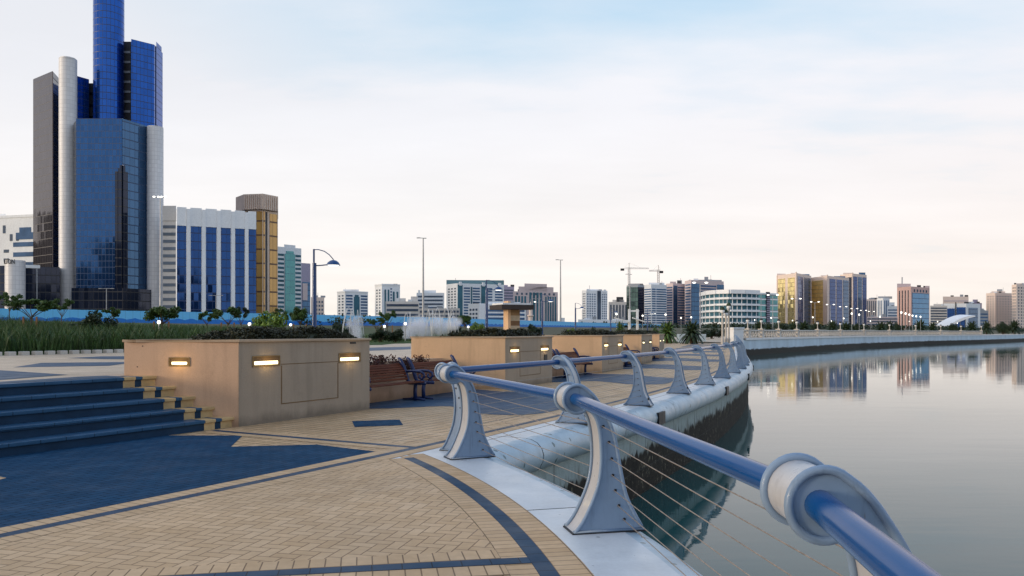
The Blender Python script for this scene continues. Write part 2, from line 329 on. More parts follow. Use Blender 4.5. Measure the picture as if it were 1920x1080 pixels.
# ---------------------------------------------------------------- paving
th_a, th_b = 48., -9.6
m = MB(); m.arcstrip(QC, 148.5, 156.2, th_a, th_b, 0., 120, -1)
UVR = R_(61.4)
m.arcstrip(QC, 136.2, 148.5, 12.6, th_b, 0., 40, -1)
struct('promenade_paving', m, M['pave'], uvrot=0)
def phi_at(r, RQv, lo=0., hi=60.):                        # angle on the platform circle where the quay circle RQv is met
    for _ in range(40):
        mid = (lo + hi) / 2
        if RQ(P(r, mid)) > RQv: lo = mid
        else: hi = mid
    return lo
PE = -62.
out = [P(15.98, a) for a in np.linspace(phi_at(15.98, 156.2), PE, 60)]
e = out[-1]; t0, t1 = 52., TQ(out[0])
out += [Q(156.2, a) for a in np.linspace(t0, t1, 60)]
m = MB(); m.face([(x, y, 0.004) for x, y in out[::-1]]); o = struct('platform_paving', m, M['herr'], uvrot=R_(-14))
m = MB()
m.arcstrip(PC, 15.98, 16.17, phi_at(15.98, 156.2), PE, .006, 70); m.arcstrip(PC, 16.30, 16.52, phi_at(16.3, 156.2), PE, .006, 70); m.arcstrip(PC, 16.17, 16.30, phi_at(16.17, 156.2), 26.7, .006, 3)
m.arcstrip(QC, 155.67, 155.87, th_a, th_b, .006, 120, -1); m.arcstrip(QC, 156.0, 156.2, th_a, th_b, .006, 120, -1)
thr = 28.53; dth = math.degrees(.065 / 154); ds = math.degrees(.2 / 154)
def radial(mb, r0, r1, ta, tb, z, c=QC, sgn=-1):
    q = [Q(r0, ta), Q(r1, ta), Q(r1, tb), Q(r0, tb)] if c is QC else [P(r0, ta), P(r1, ta), P(r1, tb), P(r0, tb)]
    w_ = math.hypot(q[0][0] - q[3][0], q[0][1] - q[3][1]); L = r1 - r0
    pts = [(x, y, z) for x, y in q]; uv = [(0, 0), (L, 0), (L, w_), (0, w_)]
    if (q[1][0] - q[0][0]) * (q[2][1] - q[0][1]) - (q[2][0] - q[0][0]) * (q[1][1] - q[0][1]) < 0: pts = pts[::-1]; uv = uv[::-1]
    mb.face(pts, uv)
radial(m, 152., 155.67, thr - dth - ds, thr - dth, .0055); radial(m, 152., 155.67, thr + dth, thr + dth + ds, .0055)
pd = 10.05; pw = math.degrees(.065 / 14); ps = math.degrees(.2 / 14)
for a in (10.05, -21.5): radial(m, 4.5, 15.98, a - pw - ps, a - pw, .0075, PC); radial(m, 4.5, 15.98, a + pw, a + pw + ps, .0075, PC)
struct('soldier_course_paving', m, M['soldier'])
m = MB(); m.arcstrip(PC, 16.17, 16.30, 26.7, PE, .006, 70); m.arcstrip(QC, 155.87, 156.0, th_a, th_b, .006, 120, -1)
radial(m, 152., 155.87, thr - dth, thr + dth, .0065)
for a in (10.05, -21.5): radial(m, 4.5, 16.17, a - pw, a + pw, .0085, PC)
struct('blue_band_paving', m, M['blueb'])
# blue paver fields
m = MB()
pz = [G(705 + 9, 848), G(594, 834), G(433, 838), G(455, 817)]
pz2 = [Q(151.7, a) for a in np.linspace(28.85, 46, 30)] + [Q(155.67, a) for a in np.linspace(46, TQ(G(714, 848)), 40)]
m.face([(x, y, .0045) for x, y in (pz2 + pz[1:])])
m.face([(x, y, .0045) for x, y in [G(660, 790), G(749, 787), G(756, 797.5), G(665, 801)][::-1]])
struct('blue_field_paving', m, M['bluep'], uvrot=R_(62))
m = MB(); tri = [G(-60, 884), G(12, 897), G(-60, 916)]; m.face([(x, y, .007) for x, y in tri][::-1]); struct('beige_inlay_paving', m, M['pave'])
m = MB()
def smooth_poly(pts, n=6):
    k = len(pts); o = []
    for i in range(k):
        p0, p1, p2, p3 = [np.array(pts[(i + j - 1) % k]) for j in range(4)]
        for q in range(n):
            t = q / n; o.append(tuple(.5 * ((2 * p1) + (-p0 + p2) * t + (2 * p0 - 5 * p1 + 4 * p2 - p3) * t * t + (-p0 + 3 * p1 - 3 * p2 + p3) * t ** 3)))
    return o
LOBE = [(150.9, 1.0), (152.05, 1.02), (153.0, .62), (153.7, .75), (154.6, 1.0), (155.4, .85), (155.45, .35), (155.2, -.3), (154.2, -.62), (153.2, -1.0), (152.2, -.98), (150.9, -1.0)]
for k in range(10):
    c = 25.95 - 3.55 * k
    pl = smooth_poly([(r, dt) for r, dt in LOBE], 5)
    m.face([(*Q(min(max(r, 150.9), 155.6), c + dt), .0045) for r, dt in pl][::-1])
struct('grey_blue_lobe_paving', m, M['bluelight'], uvrot=R_(60))
for ob in bpy.data.objects:                                # all sheets face up
    if ob.get('kind') == 'structure':
        for p in ob.data.polygons:
            if p.normal.z < 0: p.flip()
# ---------------------------------------------------------------- quay walls with coping
def profile_sweep(mb, c, prof, a0, a1, n, sgn):            # prof: (r,z) list, uv=(arc, running length)
    L = [0]
    for i in range(1, len(prof)): L.append(L[-1] + math.hypot(prof[i][0] - prof[i - 1][0], prof[i][1] - prof[i - 1][1]))
    rm = prof[0][0]
    for i in range(n):
        w0, w1 = R_(a0 + (a1 - a0) * i / n), R_(a0 + (a1 - a0) * (i + 1) / n)
        for j in range(len(prof) - 1):
            def pt(r, z, w): return (*Q(r, math.degrees(w)), z) if c is QC else (c[0] + r * math.cos(w), c[1] + sgn * r * math.sin(w), z)
            q = [pt(*prof[j], w0), pt(*prof[j + 1], w0), pt(*prof[j + 1], w1), pt(*prof[j], w1)]; u = [(w0 * rm, L[j]), (w0 * rm, L[j + 1]), (w1 * rm, L[j + 1]), (w1 * rm, L[j])]
            if (a1 - a0) * sgn > 0: q = q[::-1]; u = u[::-1]
            mb.face(q[::-1], u[::-1])
def bullprof(e, zt): return [(e - .23, zt), (e - .12, zt - .012), (e - .02, zt - .055), (e + .055, zt - .13), (e + .09, zt - .23), (e + .075, zt - .33), (e + .02, zt - .43), (e - .08, zt - .49), (e - .22, zt - .5)]
def weld(o):
    import bmesh
    b = bmesh.new(); b.from_mesh(o.data); bmesh.ops.remove_doubles(b, verts=b.verts, dist=.0005); bmesh.ops.recalc_face_normals(b, faces=b.faces); b.to_mesh(o.data); b.free()
    return o
def quay(label, c, sgn, rin, re, a0, a1, zt, joints, scup):
    root = thing('quay_wall', label, 'quay wall', (*((P if c is PC else Q)(re, (a0 + a1) / 2)), -1.8)); og = tuple(root.location)
    for i in range(len(joints) - 1):
        j0, j1 = joints[i], joints[i + 1]; g = math.degrees(.011 / re) * (1 if j1 > j0 else -1); m = MB()
        prof = [(rin, -.1), (rin, zt), (re - .23, zt), (re - .23, -.1)]
        profile_sweep(m, c, prof, j0 + g, j1 - g, max(3, int(abs(j1 - j0) * math.pi * re / 180 / .5)), sgn)
        n = len(m.v)
        f = MB(); f.build
        o = m.build('coping_slab', M['coping'], root, og); weld(o)
        m = MB(); profile_sweep(m, c, bullprof(re, zt), j0 + g, j1 - g, max(3, int(abs(j1 - j0) * math.pi * re / 180 / .5)), sgn)
        weld(m.build('bullnose', M['bull'], root, og, smooth=True))
    m = MB(); profile_sweep(m, c, [(re - .23, zt - .008), (re - .225, zt - .4), (re - .15, zt - .5), (re - .15, -3.4)], a0, a1, int(abs(a1 - a0) * math.pi * re / 180 / .6), sgn)
    weld(m.build('wall_face', M['quay'], root, og))
    for a in scup:
        x, y = (P if c is PC else Q)(re + .02, a); m = MB(); rz = R_(a) * (1 if c is PC else -1)
        m.box((x, y, zt - .27), (.20, .50, .26), rz); m.build('scupper', M['black'], root, og)
    return root
pj = [phi_at(16.9, 156.45)] + list(np.arange(15.3, -62, -13.0))
pa0 = phi_at(17.05, 156.5)
quay('near curved quay edge with pale coping under the closest railing posts', PC, 1, 16.52, 17.3, pj[0], -58, .006, pj, [])
qj = [29.0] + list(np.arange(27.95, -9.4, -1.336)) + [-9.5]
quay('long sweeping quay edge with rounded blue-grey lip and tide-stained wall', QC, -1, 156.2, 157.0, qj[0], -9.5, .002, qj, [25.75, 22.6, 19.6, 16.5, 13.4, 10.2])
# ---------------------------------------------------------------- railing posts
L_ = [(-.03, 0), (.045, .085), (.12, .23), (.175, .375), (.198, .52), (.20, .64), (.19, .77), (.165, .88), (.125, .945), (.088, .970)]
Rr = [(.138, 1.072), (.19, 1.0), (.26, .88), (.307, .75), (.338, .60), (.36, .48), (.40, .30), (.46, .165), (.555, 0)]
ring = [(.108 * math.cos(R_(a)), 1.05 + .108 * math.sin(R_(a))) for a in range(-48, -322, -12)]
def spl(pts, n=3):
    o = []; k = len(pts)
    for i in range(k - 1):
        p0, p1, p2, p3 = [np.array(pts[min(max(i + j - 1, 0), k - 1)]) for j in range(4)]
        for q in range(n):
            t = q / n; o.append(tuple(.5 * ((2 * p1) + (-p0 + p2) * t + (2 * p0 - 5 * p1 + 4 * p2 - p3) * t * t + (-p0 + 3 * p1 - 3 * p2 + p3) * t ** 3)))
    return o + [tuple(pts[-1])]
OUT = spl(L_) + ring + spl([(.097, 1.112)] + Rr)
def offset(poly, d):
    n = len(poly); o = []; A = sum(poly[i][0] * poly[(i + 1) % n][1] - poly[(i + 1) % n][0] * poly[i][1] for i in range(n)); sg = 1 if A > 0 else -1
    for i in range(n):
        p0, p1, p2 = np.array(poly[i - 1]), np.array(poly[i]), np.array(poly[(i + 1) % n]); t = (p2 - p0); t = t / (np.linalg.norm(t) + 1e-9)
        o.append(tuple(p1 + sg * d * np.array((-t[1], t[0]))))
    return o
CAB = [(.215, .835), (.262, .71), (.285, .58), (.295, .45), (.315, .33), (.345, .21), (.39, .10)]
TH = .12
def xz_prism(mb, out, y0, y1, web=True, side=True):
    n = len(out); A = sum(out[i][0] * out[(i + 1) % n][1] - out[(i + 1) % n][0] * out[i][1] for i in range(n))
    if A < 0: out = out[::-1]
    vs_ = [(u, y0, z) for u, z in out] + [(u, y1, z) for u, z in out]; fs = []
    if web: fs += [tuple(range(n)), tuple(range(2 * n - 1, n - 1, -1))]
    if side: fs += [(i, n + i, n + (i + 1) % n, (i + 1) % n) for i in range(n)]
    mb.mesh(vs_, fs)
def make_post():
    ins = offset(OUT, .008); m = MB(); xz_prism(m, ins, -TH + .001, TH - .001, True, False); root = m.build('post', M['post'])
    m = MB(); xz_prism(m, ins, -TH + .002, TH - .002, False, True); m.build('flange', M['postlight'], root, smooth='auto')
    for y in (-TH, TH):
        m = MB(); m.tube([(u, y, max(z, 0.015)) for u, z in OUT], .0150, 8, closed=True); m.build('rim', M['post'], root, smooth=True)
    for u, z in CAB:
        m = MB(); m.tube([(u, -TH - .006, z), (u, TH + .006, z)], .011, 8); m.build('cable_fitting', M['black'], root)
    m = MB(); m.box((.262, 0, .004), (.60, .27, .012)); m.build('base_gasket', M['black'], root)
    m = MB(); m.box((.4835, 0, .145), (.02, .06, .05), 0); m.build('inspection_plate', M['black'], root)
    return root
POST = make_post(); first_post = [True]
def railing(label, ring_xy, nrm, zb, part_tail):
    root = thing('railing', label, 'railing', (*ring_xy[len(ring_xy) // 2], 0)); og = Vector(root.location); pts = []
    for k, (p, n) in enumerate(zip(ring_xy, nrm)):
        if first_post[0]: po = POST; po.parent = root; first_post[0] = False
        else: po = dup(POST, root)
        po.location = (p[0] - og.x, p[1] - og.y, zb); po.rotation_euler = (0, 0, math.atan2(n[1], n[0])); pts.append((Vector((*p, zb)), Vector((*n, 0))))
    for k in range(len(pts) - 1):
        a, na = pts[k]; b, nb = pts[k + 1]; d = (b - a).normalized()
        m = MB(); h = Vector((0, 0, 1.05)); m.tube([a + h, b + h], .047, 20, caps=False); m.build('handrail', M['rail'], root, og, smooth=True)
        for u, z in CAB:
            pa, pb = a + na * u + Vector((0, 0, z)), b + nb * u + Vector((0, 0, z)); m = MB()
            m.tube([pa, (pa + pb) / 2 - Vector((0, 0, .004)), pb], .0035, 5, caps=False); m.build('cable', M['cable'], root, og, smooth=True)
    return root
pph = [math.degrees(math.atan2(9.89 - PC[1], -.762 - PC[0]))]
for k in range(5): pph.append(pph[-1] - 13.07)
railing('nearest blue handrail on big horn-shaped posts, leading out of view at the bottom', [P(16.68 + (.065 if i > 1 else 0), a) for i, a in enumerate(pph)], [(math.cos(R_(a)), math.sin(R_(a))) for a in pph], .006, '')
qth = [TQ((-.31, 10.44)) + .02 - 1.345 * k for k in range(30)]
railing('long curved blue handrail on grey horn-shaped posts receding along the quay', [Q(156.38, a) for a in qth], [(math.cos(R_(max(a, TH0))), -math.sin(R_(max(a, TH0)))) for a in qth], .002, '')
# ---------------------------------------------------------------- water
def mk_water():
    t = NT('calm_harbour_water'); p = t.pos(); t.set((.010, .064, .064), t.ramp(t.noise(t.map(p, (.03, .09, 1)), 1.0, 4, .6), .35, .65, .02, .06), 0, .5); t.b.inputs['IOR'].default_value = 1.31
    a = t.noise(t.map(p, (.35, 1.1, 1)), 1.0, 3, .5); b = t.noise(t.map(p, (.06, .16, 1)), 1.0, 2, .5); c = t.noise(t.map(p, (1.5, 4., 1)), 1.0, 2, .5)
    t.bump(t.math('ADD', t.math('ADD', t.math('MULTIPLY', a, .35), b), t.math('MULTIPLY', c, .05)), .09, .12); return t.m
m = MB(); m.face([(-150, -400, -1.8), (6000, -400, -1.8), (6000, 6000, -1.8), (-150, 6000, -1.8)]); struct('water', m, mk_water())
# ---------------------------------------------------------------- steps
STEP_H = .17; RN = 151.85
steps = thing('steps', 'flight of five dark blue paved steps with beige end blocks beside the nearest planter', 'steps', (*Q(151, 34), 0)); og = tuple(steps.location)
def arc_solid(mb, r0, r1, a0, a1, z0, z1, n):
    inn = [Q(r0, a) for a in np.linspace(a0, a1, n + 1)]; ou = [Q(r1, a) for a in np.linspace(a1, a0, n + 1)]; mb.prism(inn + ou, z0, z1)
deg = lambda s, R: math.degrees(s / R)
for k in range(5):
    R1 = RN - .29 * k; nose = .035
    xe = -4.72 - .315 * k; th0 = TQ((xe, 13.24)) - deg(.05, R1)
    segs = [(0, .27, 'stepbeige', 'stepbeige', 'beige_end_block'), (.27, .39, 'steprise', 'steptop', 'blue_end_block'), (.39, .60, 'stepbeige', 'stepbeige', 'beige_end_block'), (.60, 34, 'steprise', 'steptop', 'step')]
    base = None
    for s0, s1, mr, mt, nm in segs[::-1]:
        n = 40 if s1 > 5 else 1; m = MB(); a0, a1 = th0 + deg(s0, R1), th0 + deg(s1, R1)
        arc_solid(m, R1 - .34, R1, a0, a1, STEP_H * k, STEP_H * (k + 1) - .055, n)
        ob = m.build(nm, M[mr], base or steps, og)
        if base is None: base = ob
        m = MB(); arc_solid(m, R1 - .345 - (.0 if k < 4 else .1), R1 + nose, a0, a1, STEP_H * (k + 1) - .055, STEP_H * (k + 1), n)
        m.build('nosing' if nm == 'step' else 'nosing_block', M[mt], base, og, bevel=.012)
# ---------------------------------------------------------------- upper plaza
UZ = .85
m = MB(); m.arcstrip(QC, 135.5, 150.32, 46., 12.6, UZ, 120, -1); m.arcstrip(QC, 150.32, 150.323, 46, 12.6, UZ, 2, -1)
struct('upper_plaza_paving', m, M['upper'])
m = MB(); profile_sweep(m, QC, [(150.32, UZ), (150.32, -.2)], 46, 12.6, 60, -1); a_, b_ = Q(150.32, 12.6), Q(135.5, 12.6); m.face([(*a_, -.2), (*b_, -.2), (*b_, UZ), (*a_, UZ)]); struct('plaza_edge', m, M['stucco'])
m = MB()
for pts in ([(25, 689), (78, 680.5), (235, 679), (248, 680), (205, 686), (90, 688)], [(-120, 694), (0, 694.5), (128, 703), (60, 708), (0, 713), (-120, 722)], [(125, 671.5), (190, 668.3), (260, 668), (260, 674), (200, 673.5)], [(690, 652), (770, 650), (770, 655), (690, 658)], [(200, 704.5), (150, 706.5), (0, 716), (0, 719), (238, 706.5)]):
    m.face([(*G(x, y, UZ), UZ + .004) for x, y in pts])
struct('blue_plaza_inlay_paving', m, M['bluelight'])
for ob in bpy.data.objects:
    if ob.get('kind') == 'structure' and 'plaza' in ob.name:
        for p in ob.data.polygons:
            if p.normal.z < -.5: p.flip()
kerb = thing('kerb', 'row of pale kerb blocks along the foot of the tall grass', 'kerb', (*Q(137.2, 30), UZ)); og = tuple(kerb.location)
nk = 0
for i in range(95):
    a = 34.6 - i * deg(.42, 137.2) ; m = MB()
    x, y = Q(137.2, a); m.box((x, y, UZ + .05), (.2, .25, .14), -R_(a)); m.build('kerb_block', M['kerb'], kerb, og, bevel=.015)
# ---------------------------------------------------------------- planters
def rot(v, a): ca, sa = math.cos(a), math.sin(a); return (v[0] * ca - v[1] * sa, v[0] * sa + v[1] * ca)
PLN = ['largest nearest beige planter wall beside the steps, three lit recesses in view', 'ochre-sided planter wall, second from the steps, behind the first bench alcove', 'ochre-sided planter wall, third from the steps, between two bench alcoves', 'small far ochre planter wall, fourth from the steps', 'farthest small ochre planter wall, last in the row', 'hidden end ochre planter wall beyond the row']
PTH = [28.32, 24.64, 21.11, 17.95, 14.9]
def leaf_cloud(mb, centers, radii, n, size, flat=.5, up=.3):
    centers = np.array(centers); radii = np.array(radii); idx = rng.integers(0, len(centers), n)
    d = rng.normal(size=(n, 3)); d /= np.linalg.norm(d, axis=1)[:, None]; rr = rng.random(n) ** .45
    p = centers[idx] + d * radii[idx] * rr[:, None]
    a = rng.normal(size=(n, 3)); a[:, 2] += up * np.sign(a[:, 2]); a /= np.linalg.norm(a, axis=1)[:, None]
    b = np.cross(a, rng.normal(size=(n, 3))); b /= np.linalg.norm(b, axis=1)[:, None]; s = size * (.6 + .8 * rng.random(n))[:, None]
    q = np.stack([p - b * s, p + np.cross(a, b) * s * flat, p + b * s, p - np.cross(a, b) * s * flat], 1).reshape(-1, 3)
    k = len(mb.v); mb.v += [tuple(r) for r in q]; mb.f += [(k + 4 * i, k + 4 * i + 1, k + 4 * i + 2, k + 4 * i + 3) for i in range(n)]
LEN = 3.39; PH = 1.45
def planter(k, th):
    A = Q(151.95, th); hd = R_(th + .35); f = (math.sin(R_(28.9) + R_(th - 28.32)), math.cos(R_(28.9) + R_(th - 28.32)))
    lf = rot((-1, .035), -R_(th - 28.32) * -1) if 0 else rot((-1, .035), R_(28.32 - th) * -0.6); LL = 1.93 if k == 0 else 2.62
    B = (A[0] + f[0] * LEN, A[1] + f[1] * LEN); C = (A[0] + lf[0] * LL, A[1] + lf[1] * LL); inl = (-f[1], f[0]); D = (B[0] + inl[0] * 1.3 + f[0] * .9, B[1] + inl[1] * 1.3 + f[1] * .9)
    root = thing('planter', PLN[k], 'planter', (*A, 0), 0, 'rendered planters along the promenade'); og = (*A, 0); fp = [A, B, D, C]
    fb = M['shadestucco']; lm = M['stucco'] if k == 0 else M['ochre']  # front walls: the shade of the side away from the sun is in the colour
    def wall(p, q, t, z0, z1, mat, nm, parent=root, proud=0., bev=0.):
        dx, dy = q[0] - p[0], q[1] - p[1]; l = math.hypot(dx, dy); n = (dy / l, -dx / l)
        o = [(p[0] + n[0] * proud, p[1] + n[1] * proud), (q[0] + n[0] * proud, q[1] + n[1] * proud), (q[0] - n[0] * t, q[1] - n[1] * t), (p[0] - n[0] * t, p[1] - n[1] * t)]
        m = MB(); m.prism(o, z0, z1); return m.build(nm, mat, parent, og, bevel=bev)
    def at_(p, q, s): l = math.hypot(q[0] - p[0], q[1] - p[1]); return (p[0] + (q[0] - p[0]) * s / l, p[1] + (q[1] - p[1]) * s / l)
    m = MB(); m.prism([A, B, D, C], 0, PH - .25); core = m.build('inner_fill', M['soil'], root, tuple(og)); core.scale = (1, 1, 1)
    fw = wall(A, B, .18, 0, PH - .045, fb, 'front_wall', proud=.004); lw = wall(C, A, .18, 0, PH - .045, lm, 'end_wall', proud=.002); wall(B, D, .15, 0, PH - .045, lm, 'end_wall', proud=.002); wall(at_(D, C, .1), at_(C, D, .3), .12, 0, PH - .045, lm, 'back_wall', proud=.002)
    ofs = offset([A, B, D, C] if True else fp, -.045); inr = offset([A, B, D, C], .22); m = MB(); n = 4
    vs_ = [(x, y, PH - .045) for x, y in ofs] + [(x, y, PH) for x, y in ofs] + [(x, y, PH) for x, y in inr] + [(x, y, PH - .045) for x, y in inr]; fs = []
    for i in range(4):
        j = (i + 1) % 4; fs += [(i, j, 4 + j, 4 + i), (4 + i, 4 + j, 8 + j, 8 + i), (8 + i, 8 + j, 12 + j, 12 + i), (12 + i, 12 + j, j, i)]
    m.mesh(vs_, fs); weld(m.build('coping', M['cap'], root, og, bevel=.008))
    def at(p, q, s): l = math.hypot(q[0] - p[0], q[1] - p[1]); return (p[0] + (q[0] - p[0]) * s / l, p[1] + (q[1] - p[1]) * s / l)
    def light(p, q, s0, s1, z0, z1, host):
        fr = wall(at(p, q, s0), at(p, q, s1), .02, z0, z1, M['groove'], 'recess', host, proud=.006)
        for (a, b, c, d) in ((s0, s1, z1 - .014, z1 + .004), (s0, s1, z0 - .004, z0 + .012), (s0 - .004, s0 + .013, z0 + .012, z1 - .014), (s1 - .013, s1 + .004, z0 + .012, z1 - .014)):
            wall(at(p, q, a), at(p, q, b), .02, c, d, M['bronze'], 'frame', host, proud=.016)
        h = z1 - z0; wall(at(p, q, s0 + .04), at(p, q, s1 - .04), .02, z0 + .14 * h, z0 + .52 * h, M['lampglow'], 'lamp', host, proud=.012, bev=.02)
        if k < 3:
            pm = at(p, q, (s0 + s1) / 2); l = math.hypot(q[0] - p[0], q[1] - p[1]); nx, ny = (q[1] - p[1]) / l, -(q[0] - p[0]) / l; pl = bpy.data.lights.new('lamp_spill', 'POINT'); pl.energy = 1.1; pl.color = (1., .68, .26); pl.shadow_soft_size = .05
            po = bpy.data.objects.new('lamp_spill', pl); COL.objects.link(po); po.parent = host; po.location = (pm[0] + nx * .14 - og[0], pm[1] + ny * .14 - og[1], z0 + .3 * h)
    light(A, B, .29, .92, .985, 1.165, fw); light(A, B, 2.46, 3.10, .985, 1.165, fw)
    AC = (C, A); L2 = LL
    if k == 0: light(C, A, L2 - 1.17, L2 - .82, 1.01, 1.15, lw)
    for (a, b, c, d) in ((.95, 2.45, 1.000, 1.013), (.95, .975, .30, .985), (2.425, 2.45, .30, .985), (.975, 2.425, .30, .318)):
        wall(at(A, B, a), at(A, B, b), .02, c, d, M['groove'], 'panel_groove', fw, proud=.007)
    if k == 1: wall(at(A, B, 2.72), at(A, B, 2.96), .02, .70, .88, M['black'], 'socket_box', fw, proud=.02)
    if k == 0:
        wall(at(A, B, 2.78), at(A, B, 2.98), .02, 1.335, 1.385, M['black'], 'drain_hole', fw, proud=.007, bev=.02)
        for s, z in ((L2 - 1.63, 1.33), (L2 - 1.72, .985)): wall(at(C, A, s), at(C, A, s + .025), .02, z, z + .02, M['black'], 'screw_hole', lw, proud=.005, bev=.006)
    # hedge: a lumpy mound of small leaves
    m = MB(); cen, rad = [], []
    u0, u1, v0, v1 = (.14, .93, .17, .80) if k == 0 else (.12, .90, .16, .84)
    def inside(u, v): x0 = (A[0] + (B[0] - A[0]) * u, A[1] + (B[1] - A[1]) * u); x1 = (C[0] + (D[0] - C[0]) * u, C[1] + (D[1] - C[1]) * u); return x0[0] + (x1[0] - x0[0]) * v, x0[1] + (x1[1] - x0[1]) * v
    def hgt(u, v): e = min(1, (u - u0) / .10, (u1 - u) / .12, (v - v0) / .12, (v1 - v) / .12); e = max(0, e); return PH - .09 + (.21 + .05 * math.sin(u * 17 + k) * math.cos(v * 9 + k)) * e ** .6
    NU, NV = 26, 14; g0 = len(m.v)
    for i in range(NU + 1):
        for j in range(NV + 1):
            u, v = u0 + (u1 - u0) * i / NU, v0 + (v1 - v0) * j / NV; x, y = inside(u, v); m.v.append((x, y, hgt(u, v) - .05 - .03 * random.random()))
    for i in range(NU):
        for j in range(NV): q = g0 + i * (NV + 1) + j; m.f.append((q, q + NV + 1, q + NV + 2, q + 1))
    for _ in range(240): u, v = u0 + (u1 - u0) * random.random(), v0 + (v1 - v0) * random.random(); x, y = inside(u, v); cen.append((x, y, hgt(u, v))); rad.append((.13, .13, .055 + .05 * random.random()))
    near = {0: 26000, 1: 12000, 2: 6000}.get(k, 3000)
    leaf_cloud(m, cen, rad, near, .022 if k == 0 else .034, .55)
    hb = m.build('hedge', M['hedge'], None, (*A, 0)); hb.location = (*A, 0)
    tag(hb, ['low dark brown-green hedge filling the largest planter', 'low dark hedge on top of the second planter', 'low dark hedge on top of the third planter', 'low dark hedge on top of the fourth, small planter', 'low dark hedge on top of the farthest planter'][k], 'hedge', 'hedges in the planters')
    return A, B, C, D
PLQ = [planter(k, t) for k, t in enumerate(PTH)]
# ---------------------------------------------------------------- alcoves: low wall, benches, shrubs
def slat_mesh(mb, L, prof, x0=0.0, tw=.022):             # boards running along x, prof = list of (y,z,angle,width)
    for y, z, a, wd in prof:
        ca, sa = math.cos(a), math.sin(a); h = wd / 2; q = []
        for u, v in ((-h, 0), (h, 0), (h, tw), (-h, tw)): q.append((y + u * ca - v * sa, z + u * sa + v * ca))
        vs_ = [(x0, *p) for p in q] + [(x0 + L, *p) for p in q]; mb.mesh(vs_, [(0, 1, 2, 3)[::-1], (4, 5, 6, 7), (0, 4, 5, 1)[::-1] if 0 else (0, 1, 5, 4), (1, 2, 6, 5), (2, 3, 7, 6), (3, 0, 4, 7)])
BL = 2.0
def make_bench():
    root = thing('bench', 'bench', 'bench', group='wooden benches in the promenade alcoves')
    m = MB(); slat_mesh(m, BL, [(.03 + .095 * i, .44 - .012 * (i == 0) - .01 * max(0, i - 2), -.02 - .05 * (i - 1) * (i > 1), .074) for i in range(5)]); m.build('seat', M['wood'], root, bevel=.004)
    m = MB(); slat_mesh(m, BL, [(.47 + .016 * i + .0035 * i * i, .50 + .066 * i - .0022 * i * i, 1.32 - .06 * i, .048) for i in range(7)]); m.build('backrest', M['wood'], root, bevel=.004)
    for x in (-.03, BL + .03):
        m = MB(); leg = [(x, .26, .0), (x, .27, .2), (x, .25, .41)]; m.tube(leg, .045, 8); m.tube([(x, .0, .03), (x, .26, .045), (x, .60, .03)], [.022, .032, .022], 8)
        m.tube([(x, -.02, .40), (x, .2, .40), (x, .44, .41), (x, .49, .52), (x, .58, .76), (x, .68, .93), (x, .73, .97)], [.036, .04, .05, .056, .052, .046, .03], 8, flat=.75)
        fr = m.build('end_frame', M['castblue'], root, smooth=True)
        m = MB(); m.tube([(x, .53, .66), (x, .35, .675), (x, .12, .665), (x, .03, .62), (x, .02, .55), (x, .08, .50), (x, .15, .53), (x, .14, .60)], .030, 8); m.tube([(x, .08 + .05 * math.cos(t), .45 + .045 * math.sin(t)) for t in np.linspace(0, 2 * PI, 10)[:-1]], .014, 6, closed=True)
        m.build('arm_rest', M['castblue'], fr, smooth=True)
    return root
BENCH = make_bench()
BLAB = ['varnished brown bench in the first alcove, touching the largest planter', 'varnished brown bench in the first alcove, half behind the nearest railing post', 'brown bench in the second alcove, nearer to the second planter', 'brown bench in the second alcove, nearer to the third planter',
        'small brown bench in the third alcove, near side', 'small brown bench in the third alcove, far side', 'tiny bench in the far fourth alcove, near side', 'tiny bench in the far fourth alcove, far side']
bi = 0
